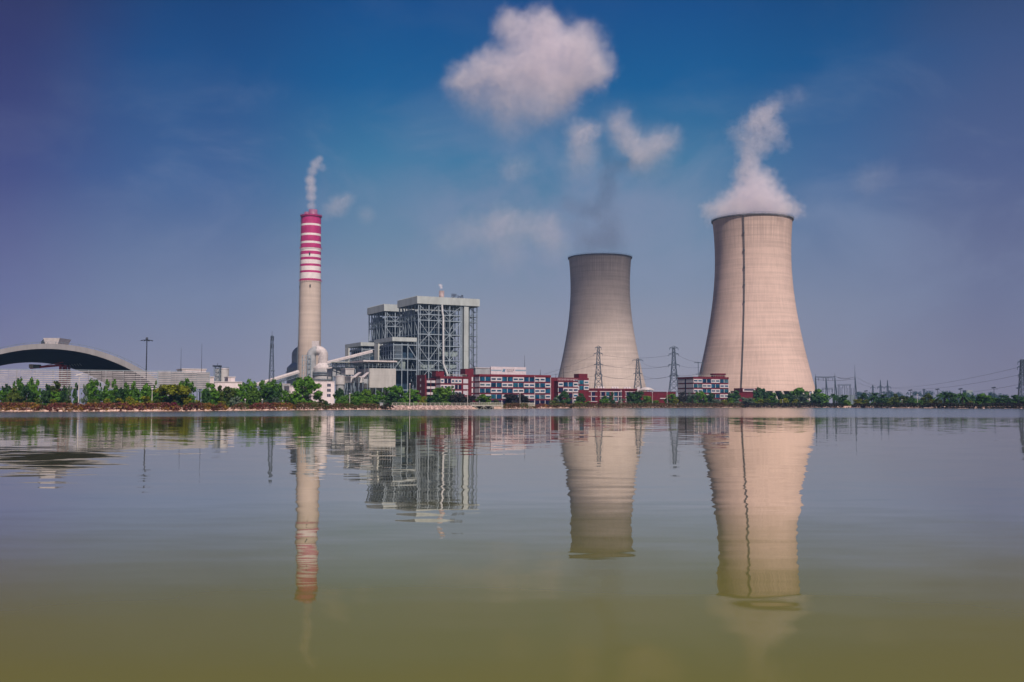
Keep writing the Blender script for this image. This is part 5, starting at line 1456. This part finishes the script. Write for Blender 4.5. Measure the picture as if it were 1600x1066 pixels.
SHRUBS = [
 (7, 621.5, 16, 8, 'o', 'leftmost olive shrub behind the red hedge'), (31, 618, 22, 8, 'o', 'largest olive shrub near the left edge'),
 (59, 621.5, 15, 8, 'o', 'olive shrub left of the bright gap in the trees'), (84, 623, 11, 8, 'y', 'small yellowish shrub below the olive crown'),
 (104, 623, 14, 8, 'o', 'brownish low shrub left of the solar lamp post'), (146, 621.5, 18, 8, 'o', 'yellow-green shrub below the big bushy tree'),
 (168, 621.5, 13, 8, 'y', 'rounded yellow-green shrub below the left pointed poplar'), (189, 621.5, 14, 8, 'y', 'rounded yellow-green shrub below the right pointed poplar'),
 (206, 617.5, 18, 8, 'y', 'tall yellow-green shrub left of the high mast'), (230, 618, 20, 8, 'y', 'tall yellow-green shrub right of the high mast'),
 (248, 623.5, 11, 8, 'o', 'low olive shrub at the left foot of the golden tree'), (270, 624, 13, 8, 'o', 'low olive shrub just above the magenta bush'),
 (291, 624, 9, 8, 'y', 'small yellow shrub at the right foot of the golden tree'), (308, 624.5, 11, 8, 'y', 'low yellow shrub below the fence end posts'),
 (346, 626, 14, 7, 'y', 'flat yellow-green shrub above the round hedge end'), (369, 619, 19, 8, 'b', 'pale grey-green agave-like shrub by the hedge gap'),
 (414, 623, 10, 8, 'b', 'small pale grey shrub below the telecom mast'), (432, 618.5, 13, 8, 'b', 'pale grey-green shrub at the right end of the dense trees'),
 (467, 625, 14, 7, 'l', 'low green shrub at the left foot of the bright maple'), (502, 623, 13, 8, 'o', 'olive shrub before the white block\'s left corner'),
 (512, 625, 12, 7, 'd', 'dark low shrub before the white block\'s right corner'), (535, 625, 24, 7, 'l', 'long low green shrub right of the white block'),
 (570, 623.5, 22, 7, 'l', 'long low green shrub before the transfer house'), (598, 624, 12, 7, 'b', 'grey-green shrub by the small white hut post'),
 (660, 619, 10, 10, 'y', 'small yellow ball shrub before the office end wall'), (772, 622.5, 15, 10, 'o', 'brownish shrub right of the pier\'s bright bush'),
 (868, 620, 12, 10, 'b', 'pale silvery shrub left of the round dark tree'), (864, 625, 20, 6, 'o', 'low olive shrub before the silvery one'),
 (904, 627, 16, 5, 'l', 'yellow-green shrub on the hedge below the annex'), (970, 622.5, 14, 10, 'b', 'pale grey shrub before the low red wing lamp'),
 (918, 626.5, 12, 5, 'l', 'low yellow-green shrub before the low wing\'s left windows'),
 (1024, 624, 15, 8, 'l', 'light green shrub below the lens canopy roof'), (1056, 622, 9, 8, 'y', 'yellow shrub left of the right office'), (1066, 626.5, 8, 5, 'y', 'tiny yellow shrub on the hedge left of the right office'),
 (1118, 621.5, 14, 8, 'b', 'pale feathery shrub before the right office windows'), (1131, 623, 15, 7, 'y', 'yellow-green shrub before the right office\'s right corner'), (1142, 620.5, 9, 8, 'l', 'upright light shrub at the right office\'s right corner'),
 (1165, 620.5, 27, 9, 'b', 'wide silvery grey shrub before the low red house'), (1186, 622.5, 14, 8, 'y', 'left yellow-green shrub at the low red house\'s corner'), (1197, 622, 14, 8, 'o', 'olive shrub right of the low red house\'s yellow one'),
 (1220.5, 623, 6, 8, 'y', 'small yellow shrub stuck to the yellow-green ball'), (1228, 621.5, 11, 8, 'y', 'largest clipped yellow-green ball shrub below the larger tower'), (1242.5, 622, 9, 8, 'y', 'single clipped yellow ball shrub beside a white post'),
 (1324, 624.5, 13, 6, 'l', 'light green shrub below the transformers'), (1341, 623, 17, 6, 'y', 'broad yellow shrub left of the leftmost solar lamp'), (1354, 624, 9, 6, 'y', 'small yellow shrub under the leftmost solar lamp'),
 (1390, 626, 10, 5, 'o', 'low olive shrub by the bare bank below far pylons'), (1457, 622.5, 14, 6, 'y', 'bright yellow shrub left of the left tall palm'), (1468, 624, 10, 6, 'y', 'orange-yellow shrub at the foot of the left tall palm'),
 (1517, 626, 6, 5, 'y', 'tiny yellow shrub right of the right tall palm'),
]
for px, yt, wd_, off_, cl_, lb_ in SHRUBS:
    plant(px, yt, wd_, off_+2, 'shrub', cl_, 'shrub', lb_, 'shrub', 'shrubs behind the shore hedge')
plant(271, 627.5, 13, 3.0, 'shrub', 'm', 'flowering_bush', 'magenta flowering bush hanging over the bank below the golden tree', 'bush', None)

def hedge(px0, px1, off, yt, material, label, hmin=.25, lf=.26):
    off = max(1.0, off-1.7)
    rnd = random.Random(int(px0)*3+7); b = MB()
    D0 = Dsh((px0+px1)/2)+off; org = Vector((X((px0+px1)/2, D0, 2), D0, 0))
    n = max(3, int((px1-px0)*D0/FPX/.9)); cl = []
    for i in range(n+1):
        px = px0+(px1-px0)*i/n; D = Dsh(px)+off
        end = min(1, .55+min(i, n-i)*.25)
        top = Z(yt, D)*(.96+.06*mnoise.noise(Vector((px*.12, 5, 0))))
        z0 = .05+.10*off
        for k_ in range(3):
            zc = z0 + (top-z0)*((k_+.5)/3)*end
            for fr_ in (-.8, .8):
                cl.append((Vector((X(px, D, 2), D+fr_+rnd.uniform(-.4, .4), zc+rnd.uniform(-.15, .15)))-org, (top-z0)*rnd.uniform(.2, .29)))
    area = (px1-px0)*D0/FPX*3.2
    leafcloud(b, rnd, cl, int(min(9000, area*42*(.26/lf)**2)), lf)
    o = b.build('hedge', material, None, tuple(org)); tag(o, label, 'hedge', 'clipped hedges along the lake bank'); return o
HEDGES = [
 (-60, 62, 3.2, 628.7, L_hr, 'red hedge section cut by the left photo edge'), (63, 72, 3.6, 630, L_hb, 'tiny brownish hedge section beside the yellowish gap at left'),
 (73, 131, 3.2, 628.6, L_hr, 'red and yellow hedge section below the solar lamp post'), (131, 205, 3.2, 628.8, L_hr, 'red hedge section below the two pointed poplars'),
 (205, 279, 3.6, 629, L_hr, 'red hedge section ending at the magenta bush'), (288, 338, 3.4, 629, L_hr, 'red hedge section right of the golden tree gap'),
 (335, 353.5, 2.9, 628.8, L_hr, 'rounded red hedge end left of the sandy gap'), (364, 392, 3.6, 629, L_hb, 'green-brown hedge section right of the sandy gap'),
 (392, 460, 3.2, 629, L_hr, 'long red hedge section below the dense telecom trees'), (459, 509.5, 2.6, 628.8, L_hb, 'brown hedge section below the bright maple'),
 (514, 553, 3.4, 630, L_hb, 'brown hedge section right of the white block'), (557, 594.5, 3.4, 630.3, L_hb, 'dark brown hedge section before the precipitator'),
 (598, 613.5, 3.0, 630, L_hd, 'short dark hedge block at the left end of the railing'), (786, 836, 3.0, 629.4, L_hb, 'brown hedge section right of the pier'),
 (838.5, 856, 3.8, 630, L_hr, 'short reddish hedge before the main office corner'), (857, 891, 3.8, 629.8, L_hb, 'brown hedge section under the round dark tree'),
 (889, 960, 3.0, 629.5, L_hb, 'brown hedge section below the low red wing'), (960, 1060, 2.8, 629.5, L_hb, 'long brown hedge below the middle pylon and canopy'),
 (1060, 1160, 2.6, 629.4, L_hb, 'long brown hedge below the right office block'), (1160, 1284, 2.6, 629.2, L_hd, 'dark purple hedge below the larger tower'),
 (1284, 1316, 3.6, 629.3, L_hd, 'dark purple hedge section under the gantry columns'), (1332, 1348.5, 3.2, 629.8, L_hd, 'short dark hedge below the broad yellow shrub'),
 (1349, 1393, 3.0, 629.3, L_hd, 'dark green hedge below the far pylons'), (1395, 1441, 3.6, 629.5, L_hd, 'dark hedge section by the white roadside post'),
 (1442, 1530, 2.8, 629.3, L_hd, 'dark hedge below the two right palms'), (1530, 1660, 2.6, 629.3, L_hd, 'dark hedge section reaching the right photo edge'),
]
for h_ in HEDGES: hedge(*h_, lf=.24 if h_[0] < 620 else .34)

# far blue wood on the horizon
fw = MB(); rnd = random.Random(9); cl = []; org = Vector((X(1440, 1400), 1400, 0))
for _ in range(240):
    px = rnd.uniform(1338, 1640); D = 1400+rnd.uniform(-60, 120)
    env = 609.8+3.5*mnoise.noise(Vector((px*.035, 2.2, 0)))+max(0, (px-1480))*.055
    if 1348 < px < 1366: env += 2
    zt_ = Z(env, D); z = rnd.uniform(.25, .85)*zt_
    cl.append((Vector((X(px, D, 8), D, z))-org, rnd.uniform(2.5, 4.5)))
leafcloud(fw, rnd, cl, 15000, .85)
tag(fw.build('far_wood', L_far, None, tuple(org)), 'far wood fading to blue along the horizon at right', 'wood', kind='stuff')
bx = thing('far_block', (X(1515, 1450), 1450, 0), 'small far blue-grey block building beyond the right palm', 'building')
b = MB(); b.box(-4, 5, 0, 12, .9, Z(610.5, 1450)); b.build('wall', M_duct, bx); b = MB(); b.box(-4.2, 5.2, -.2, 12.2, Z(610.5, 1450)+.01, Z(610.5, 1450)+.6); b.build('roof', M_grey, bx)

# thicket that closes the gaps between the trees
tk_ = MB(); rnd = random.Random(33); cl = []
for x0, x1, yt, n_ in ((-60, 62, 604, 90), (68, 108, 605, 36), (138, 284, 604, 130), (296, 302, 612, 3), (318, 454, 605, 120), (526, 650, 614.5, 95), (664, 730, 618, 26), (1160, 1290, 620, 50), (1340, 1660, 621.5, 120)):
    for _ in range(n_):
        px = rnd.uniform(x0, x1); D = Dsh(px)+rnd.uniform(24, 34); zt_ = Z(yt+rnd.uniform(0, 6), D)
        for k_ in range(3): cl.append((Vector((X(px, D, 3), D, 1.2+(zt_-2.0)*(k_+.6)/3)), rnd.uniform(.7, 1.1)*D/330))
leafcloud(tk_, rnd, cl, 46000, .36)
tag(tk_.build('thicket', L_g), 'dark green thicket closing the gaps between the shore trees', 'thicket', kind='stuff')

# ground cover: low green growth behind the hedge line
gc = MB(); rnd = random.Random(21); cl = []
for _ in range(700):
    px = rnd.uniform(-60, 1660); D = Dsh(px)+rnd.uniform(6, 13)
    cl.append((Vector((X(px, D, 1), D, 1.2+rnd.uniform(0, .3))), rnd.uniform(.4, .8)))
leafcloud(gc, rnd, cl, 9000, .22)
tag(gc.build('undergrowth', L_o), 'low green undergrowth between the hedges and the trees', 'undergrowth', kind='stuff')

# ------------------------------------------------------------------ lamps and small posts
def lamp(px, D, ytop, kind, label, r_=.075):
    t_ = thing('street_lamp', (X(px, D, 4), D, GZ-.1), label, 'street lamp', 'lamp posts along the shore')
    H = Z(ytop, D)-GZ; m_ = M_lamp if kind != 'dark' else M_lampdk
    b = MB(); b.tube([(0, 0, 0), (0, 0, H)], [r_*1.3, r_], 8); b.lathe([(r_*2.4, 0), (r_*2.4, .5), (r_*1.3, .55)], 8); b.build('pole', m_, t_)
    if kind == 'plain':
        b = MB(); b.lathe([(.05, H+.005), (.26, H+.1), (.30, H+.4), (.06, H+.55)], 10); b.build('lantern', M_offwhite, t_)
    else:
        b = MB(); b.add([(-1.05, -.5, H+.15), (.95, -.5, H+.55), (.95, .7, H+1.05), (-1.05, .7, H+.65), (-1.05, -.5, H+.23), (.95, -.5, H+.63), (.95, .7, H+1.13), (-1.05, .7, H+.73)],
                        [(0, 3, 2, 1), (4, 5, 6, 7), (0, 1, 5, 4), (1, 2, 6, 5), (2, 3, 7, 6), (3, 0, 4, 7)]); b.beam((0, 0, H-.1), (0, .1, H+.5), .1); b.build('solar_panel', m_, t_)
        b = MB(); b.beam((0, 0, H-.35), (1.3, 0, H-.15), .09); b.beam((1.2, 0, H-.16), (1.9, 0, H-.1), .26, wd2=.12); b.build('lamp_arm', m_, t_)
lamp(122.8, 312, 588, 'pale', 'pale solar lamp post before the coal shed fence', .13)
for px, off_, yt, lb_ in ((237.5, 10, 609, 'short pale lamp post right of the high mast'), (546.5, 12, 616, 'pale lamp post before the transfer house'), (640.3, 9, 601, 'tall pale lamp post behind the railing, below the bunker bay'),
                     (730.5, 8, 608, 'pale lamp post before the stair tower'), (812.5, 8, 615, 'pale lamp post between the two dark office trees'), (894.5, 8, 612.5, 'pale lamp post before the office annex'),
                     (970.5, 8, 610.5, 'pale lamp post before the low red wing'), (1019.5, 8, 614, 'pale lamp post under the lens canopy roof'), (1042.5, 7, 613.5, 'pale lamp post left of the near pylon foot'),
                     (1433.5, 9, 617, 'short white post on the right shore')):
    lamp(px, Dsh(px)+off_, yt, 'plain', lb_, .085)
for px, yt, lb_ in ((1353.5, 610.5, 'leftmost dark solar lamp, beside the wide palm'), (1423, 609.5, 'dark solar lamp before the blue woods'), (1465.5, 608, 'dark solar lamp left of the left tall palm'),
                    (1501.5, 607.5, 'dark solar lamp rising behind the right tall palm'), (1553.5, 605.5, 'clearest dark solar lamp, standing free right of the palms'), (1592, 606, 'dark solar lamp beside the right-edge pylon')):
    lamp(px, Dsh(px)+16, yt+2, 'dark', lb_, .13)
t_, z = pole('flag_pole', 835.6, 560, 587.5, .16, .1, 'slim white pole standing against the chequered office', 'pole', M_offwhite)
b = MB(); b.lathe([(.5, .9), (.5, 1.4), (.17, 1.45)], 10); b.build('base', M_offwhite, t_)
for px, yt, D_, lb_ in ((819.7, 555.5, 625, 'tall thin aerial on the office roof right of the logo board'), (844.3, 577.5, 615, 'short dark aerial at the right end of the main office roof'), (880.5, 575, 640, 'dark aerial on the annex roof'), (868.5, 584, 640, 'short forked aerial on the annex roof')):
    t_ = thing('roof_aerial', (X(px, D_, 20), D_, Z(586 if px < 850 else 591, D_)), lb_, 'aerial', 'roof aerials'); H = Z(yt, D_)-Z(586 if px < 850 else 591, D_)
    b = MB(); b.tube([(0, 0, 0), (0, 0, H)], [.16, .07], 6); b.build('rod', M_lampdk, t_)
    b = MB(); b.lathe([(.4, 0), (.4, .3), (.17, .32)], 8); b.build('foot', M_lampdk, t_)

# ------------------------------------------------------------------ revetment, railing and pier
rv = MB(); n = 60; vs = []
for i in range(n+1):
    px = 612+(738-612)*i/n; D = Dsh(px)
    for off_, z in ((-.6, -.3), (.6, .5), (1.8, 1.25), (2.4, 1.35), (6.5, 1.38)):
        vs.append((X(px, D+off_, 1), D+off_, z+.1*mnoise.noise(Vector((px*.9, off_*2, 0)))))
rv.add(vs, [(i*5+j, (i+1)*5+j, (i+1)*5+j+1, i*5+j+1) for i in range(n) for j in range(4)])
rnd = random.Random(8)
for i in range(420):
    px = rnd.uniform(612, 737); q = rnd.uniform(0, 1); D = Dsh(px)-.3+q*2.0; s = rnd.uniform(.18, .4)
    c = Vector((X(px, D, 1), D, .0+q*1.3)); r3 = Matrix.Rotation(rnd.uniform(0, 6.3), 3, 'Y') @ Matrix.Rotation(.6, 3, 'X')
    vv = [c+r3 @ Vector((x*s*1.4, y*s*.5, z*s*.9)) for x in (-1, 1) for y in (-1, 1) for z in (-1, 1)]
    rv.add(vv, [(0, 1, 3, 2), (4, 6, 7, 5), (0, 4, 5, 1), (2, 3, 7, 6), (1, 5, 7, 3), (0, 2, 6, 4)])
structure(rv.build('stone_revetment', M_revet))
def rail_run(px0, px1, off, label, zb, step):
    D0 = Dsh(px0)+off; org = Vector((X(px0, D0, 2), D0, zb)); t_ = thing('railing', tuple(org), label, 'railing', 'pale railings above the stone bank')
    k_ = max(2, int((px1-px0)/step)); pts = []
    for i in range(k_+1):
        px = px0+(px1-px0)*i/k_; D = Dsh(px)+off; pts.append(Vector((X(px, D, 2), D, zb))-org)
    for i, p in enumerate(pts):
        b = MB(); b.beam(p, p+Vector((0, 0, 1.25)), .12); b.build('post', M_rail, t_)
    b = MB()
    for p, q in zip(pts, pts[1:]):
        for h_ in (1.2, .75, .3): b.beam(p+Vector((0, 0, h_)), q+Vector((0, 0, h_)), .10 if h_ > 1 else .07)
    b.build('rail', M_rail, t_)
rail_run(613, 733, 2.6, 'long pale railing along the top of the pitched stone bank', 1.36, 6.5)
pr_ = thing('pier', (X(760, 436), 436, 0), 'low pier with a dark void under its deck and pale posts and braces', 'pier')
xo = X(760, 436); xs = [X(px, 436, 1)-xo for px in (735, 742, 756, 770, 786)]
b = MB(); b.box(xs[0], xs[-1], 0, 9, 1.30, 1.55); b.build('deck', M_rail, pr_)
b = MB(); b.box(xs[0]+.2, xs[3]+.3, 3.0, 8.8, -.5, 1.29); b.build('back_wall', mat('pier_shadow_wall', (.02, .02, .028), .9, .1, .3), pr_)  # near-black box painted as the shade in the void under the deck
for x_ in xs:
    b = MB(); b.beam((min(max(x_, xs[0]+.15), xs[-1]-.15), .15, -.6), (min(max(x_, xs[0]+.15), xs[-1]-.15), .15, 1.29), .2); b.build('post', M_rail, pr_)
for x0, x1 in zip(xs[1:], xs[2:]):
    b = MB(); m0 = (x0+x1)/2; b.beam((x0+.2, .15, 1.2), (x0+1.5, .15, .05), .12); b.beam((x1-.2, .15, 1.2), (x1-1.5, .15, .05), .12); b.build('brace', M_rail, pr_)
b = MB()
for i in range(19):
    x_ = xs[0]+.1+(xs[-1]-xs[0]-.2)*i/18; b.beam((x_, .12, 1.551), (x_, .12, 2.75), .09)
for h_ in (2.75, 2.2, 1.8): b.beam((xs[0], .12, h_), (xs[-1], .12, h_), .1)
b.build('handrail', M_rail, pr_)
# pale picket fence behind the hedge right of the pier
D0 = 495; pf = thing('picket_fence', (X(807, D0), D0, GZ), 'low pale picket fence behind the hedge before the office', 'fence')
b = MB()
for i in range(30): x_ = i*.30; b.box(x_, x_+.12, 0, .06, 0, 1.75)
b.box(-.1, 9, .062, .14, 1.3, 1.42); b.box(-.1, 9, .062, .14, .4, .52); b.build('pickets', M_rail, pf)
hut = thing('meter_box', (X(596, 402), 402, GZ-.1), 'small grey meter box beside the hedge gap left of the railing', 'meter box')
b = MB(); b.box(-.6, .6, 0, .8, 0, 1.6); b.build('cabinet', M_grey, hut); b = MB(); b.box(-.75, .75, -.15, .95, 1.604, 1.72); b.build('lid', M_steellt, hut)
for px, lb_ in ((383, 'small white globe light before the light green tree'), (409.5, 'small white globe light below the telecom mast'), (1223, 'white path bollard by the yellow ball shrubs'), (1409.5, 'round white bollard light on the right shore')):
    D_ = Dsh(px)+6.5; t_ = thing('bollard_light', (X(px, D_, 2), D_, GZ-.1), lb_, 'bollard light', 'white bollard lights'); b = MB()
    H = max(.8, Z(625.5, D_)-GZ); b.tube([(0, 0, 0), (0, 0, H)], .07, 8); b.build('pole', M_lamp, t_)
    b = MB(); b.lathe([(.05, H+.004), (.26, H+.15), (.3, H+.32), (.2, H+.5), (.02, H+.58)], 12); b.build('globe', M_offwhite, t_)

# ------------------------------------------------------------------ steam and clouds: volumes with soft lobes
def volume_mat(name, blobs, dens, nscale, color=(1, 1, 1), aniso=0.2, warp=0.35, cut=0.18):
    if 'cloud' in name: cut = .23
    m = bpy.data.materials.new(name); m.use_nodes = True
    t = NT(m.node_tree); t.n.clear()
    out = t.new('ShaderNodeOutputMaterial'); v = t.new('ShaderNodeVolumePrincipled'); t.l.new(v.outputs[0], out.inputs['Volume'])
    tcn = t.new('ShaderNodeTexCoord'); o = tcn.outputs['Object']
    rm = sum(b[1] for b in blobs)/len(blobs)
    n1 = t.noise(o, nscale/rm, 6, .64)
    wv = t.vec('SCALE', t.vec('SUBTRACT', n1.outputs['Color'], (.5, .5, .5)), scale=rm*warp*2)
    p = t.vec('ADD', o, wv)
    acc = None
    for c, r_, wgt in blobs:
        d = t.vec('DISTANCE', p, tuple(c))
        f = t.maprange(d, r_*.05, r_*.98, wgt, 0.0)
        acc = f if acc is None else t.math('MAXIMUM', acc, f) if False else t.math('ADD', acc, f)
    acc = t.math('MINIMUM', acc, 1.3)
    n2 = t.noise(p, nscale*1.9/rm, 6, .68)
    f = t.math('MULTIPLY', acc, t.maprange(n2.outputs[0], .34, .62, max(.04, 1-2.6*cut), 1.1))
    t.l.new(t.math('MULTIPLY', f, dens), v.inputs['Density'])
    v.inputs['Color'].default_value = (*color, 1); v.inputs['Anisotropy'].default_value = -.2
    return m
def vapour(name, label, cat, D, px_blobs, dens, nscale, group=None, color=(1, 1, 1), grow=1.12, warp=.35, cut=.18, depth=0.0):
    blobs = []; rnd = random.Random(len(label))
    cs = [P(b_[0], b_[1], D) for b_ in px_blobs]; org = sum(cs, Vector())/len(cs)
    for b_, c in zip(px_blobs, cs):
        r_ = b_[2]*D/FPX; wgt = b_[3] if len(b_) > 3 else 1.0
        blobs.append((c-org+Vector((0, rnd.uniform(-.3, .3)*r_*depth + (b_[4] if len(b_) > 4 else 0), 0)), r_, wgt))
    bm = bmesh.new()
    for c, r_, wgt in blobs: bmesh.ops.create_icosphere(bm, subdivisions=3, radius=r_*grow, matrix=Matrix.Translation(c))
    me = bpy.data.meshes.new(name); bm.to_mesh(me); bm.free()
    me.materials.append(volume_mat(name, blobs, dens, nscale, color, warp=warp, cut=cut))
    o = bpy.data.objects.new(name, me); COL.objects.link(o); o.location = org
    md = o.modifiers.new('weld', 'REMESH'); md.mode = 'VOXEL'; md.voxel_size = max(.4, min(b_[1] for b_ in blobs)*.22)
    tag(o, label, cat, group); return o
PINK = (1.0, .962, 1.0)
vapour('steam_plume', 'thick white steam billowing from the larger cooling tower', 'steam', 850,
       [(1175+60*cos(q_*pi/6), 332-7*sin(q_*2.3), 19, .5, 33*sin(q_*pi/6)) for q_ in range(12)] + [(1137, 324, 32), (1160, 318, 34), (1178, 318, 36), (1200, 320, 34), (1219, 325, 31), (1106, 330, 18, .6), (1247, 330, 18, .6), (1178, 300, 40), (1156, 306, 30, .7), (1206, 306, 32, .7), (1168, 272, 32, .8), (1194, 282, 30, .7), (1172, 248, 28, .7),
        (1166, 226, 26, .5), (1190, 226, 28, .48), (1208, 205, 28, .5), (1180, 208, 24, .42), (1190, 184, 30, .75), (1205, 172, 22, .5), (1172, 196, 26, .4), (1150, 208, 24, .25), (1222, 225, 22, .2), (1216, 160, 22, .22), (1245, 150, 24, .12)],
       0.11, 2.2, 'steam plumes', (1.0, .962, 1.0), warp=.8, cut=.3)
vapour('steam_plume', 'faint grey steam over the smaller cooling tower', 'steam', 1070,
       [(915, 380, 32, .8), (940, 376, 36, .8), (962, 380, 30, .8), (955, 352, 34, .7), (905, 355, 26, .4), (935, 335, 30, .4), (960, 325, 24, .3)], 0.018, 1.5, 'steam plumes', (.86, .86, .92))
vapour('shaded_wisp', 'dark bluish wisp curling up between the clouds over the smaller cooling tower', 'smoke', 1075,
       [(888, 318, 22, .45), (908, 328, 25, .55), (928, 328, 26, .55), (944, 314, 25, .65), (952, 296, 26, .65), (948, 278, 25, .65), (956, 262, 25, .6), (972, 256, 22, .55), (986, 257, 16, .5), (948, 244, 22, .45), (943, 226, 18, .4)],
       0.024, 1.5, None, (.10, .20, .42), warp=.55, cut=.3)  # low albedo carries the shade on this part of the steam
vapour('steam_plume', 'thin wisp of white smoke above the striped chimney', 'steam', 900,
       [(487, 322, 10, .6), (486.5, 308, 11, .7), (486, 295, 12, .8), (485, 282, 12, .8), (488, 268, 12, .45), (493, 257, 12, .5), (499, 249, 9, .5), (503, 262, 10, .2)], 0.234, 1.4, 'steam plumes', PINK)
vapour('steam_plume', 'small white puff above the boiler house roof vent', 'steam', 735,
       [(689.5, 449.5, 3.2, 1), (689, 446.5, 3.4, 1), (687, 445.5, 3.0, .7)], 0.99, 1.4, 'steam plumes', PINK)
DC = 4200
vapour('cloud', 'largest white cloud high above the boiler houses', 'cloud', DC,
       [(845, 40, 44), (800, 46, 42), (862, 66, 46), (905, 76, 54), (930, 108, 46), (772, 106, 48), (830, 98, 66), (735, 124, 40, .7), (880, 126, 56), (790, 142, 54, .45), (845, 160, 52, .3), (745, 165, 40, .2), (712, 130, 30, .4), (800, 170, 70, .22), (730, 130, 56, .25), (860, 165, 60, .2), (890, 90, 80, .15)],
       0.0145, 2.0, 'fair weather clouds', PINK, warp=.55, depth=.6)
vapour('cloud', 'small cloud above the smaller cooling tower, left of the dark gap', 'cloud', DC,
       [(906, 210, 34, .8), (925, 205, 24, .7), (912, 235, 40, .35), (905, 255, 44, .2)], 0.0105, 1.8, 'fair weather clouds', PINK, warp=.55)
vapour('cloud', 'V-shaped cloud between the two cooling tower plumes', 'cloud', DC,
       [(970, 196, 30, .7), (980, 222, 36, .8), (1003, 240, 34, .8), (1030, 225, 34, .7), (1052, 215, 28, .5), (1000, 258, 34, .3), (1020, 235, 60, .2), (965, 190, 46, .2)], 0.0105, 1.8, 'fair weather clouds', PINK, warp=.55)
vapour('cloud', 'low faint cloud left of the smaller cooling tower', 'cloud', DC,
       [(785, 350, 44, .7), (820, 352, 38, .6), (855, 358, 40, .7), (745, 362, 44, .4), (865, 385, 44, .3), (705, 375, 44, .25), (790, 392, 54, .25)], 0.0068, 1.7, 'fair weather clouds', PINK, warp=.55)
vapour('cloud', 'tiny oval cloud right of the striped chimney', 'cloud', DC,
       [(528, 322, 26, .7), (543, 312, 18, .6), (512, 332, 20, .4), (572, 336, 22, .3)], 0.010, 1.6, 'fair weather clouds', PINK, warp=.35)
vapour('cloud', 'tiny faint cloud midway between chimney top and largest cloud base', 'cloud', DC,
       [(800, 265, 32, .5), (822, 258, 28, .4)], 0.0055, 1.6, 'fair weather clouds', PINK, warp=.55)
vapour('cloud', 'faint cloud smudge in the sky right of the larger tower', 'cloud', DC,
       [(1355, 282, 40, .4), (1385, 270, 34, .3)], 0.0036, 1.6, 'fair weather clouds', PINK, warp=.55)

def add_shade_cloud():
    # unseen cloud, added in the sun's path to shade the smaller tower
    top = Vector((T1[0], T1[1]-30, 165)); c0 = top + sd*((700-top.z)/sd.z)
    blobs = [(c0+Vector((-25, 45, 0)), 150, 1.0), (c0+Vector((-85, 40, 10)), 120, .9), (c0+Vector((35, 110, 0)), 120, .9), (c0+Vector((-110, 120, 5)), 110, .8)]
    org = sum((b_[0] for b_ in blobs), Vector())/4; bl = [(c-org, r_, w_) for c, r_, w_ in blobs]
    bm = bmesh.new()
    for c, r_, w_ in bl: bmesh.ops.create_icosphere(bm, subdivisions=3, radius=r_*1.08, matrix=Matrix.Translation(c) @ Matrix.Diagonal((1, 1, .45, 1)))
    me = bpy.data.meshes.new('cloud'); bm.to_mesh(me); bm.free(); me.materials.append(volume_mat('cloud_overhead', bl, .024, 1.5, PINK, warp=.3))
    o = bpy.data.objects.new('cloud', me); COL.objects.link(o); o.location = org
    md = o.modifiers.new('weld', 'REMESH'); md.mode = 'VOXEL'; md.voxel_size = 14
    tag(o, 'unseen overhead cloud added in front of the sun to shade the smaller tower', 'cloud', 'fair weather clouds')
add_shade_cloud()

# ------------------------------------------------------------------ air: one closed box of thin haze
hz = MB(); hz.box(-2600, 2600, -250, 2600, -2, 300)
hm = bpy.data.materials.new('haze_air'); hm.use_nodes = True
t = NT(hm.node_tree); t.n.clear(); out = t.new('ShaderNodeOutputMaterial'); v = t.new('ShaderNodeVolumePrincipled'); t.l.new(v.outputs[0], out.inputs['Volume'])
v.inputs['Color'].default_value = (.28, .52, 1.0, 1); v.inputs['Density'].default_value = .00010; v.inputs['Anisotropy'].default_value = 0.0
ho = hz.build('haze', hm); ho['kind'] = 'stuff'; ho['label'] = 'thin pale haze filling the air over the lake'; ho['category'] = 'haze'
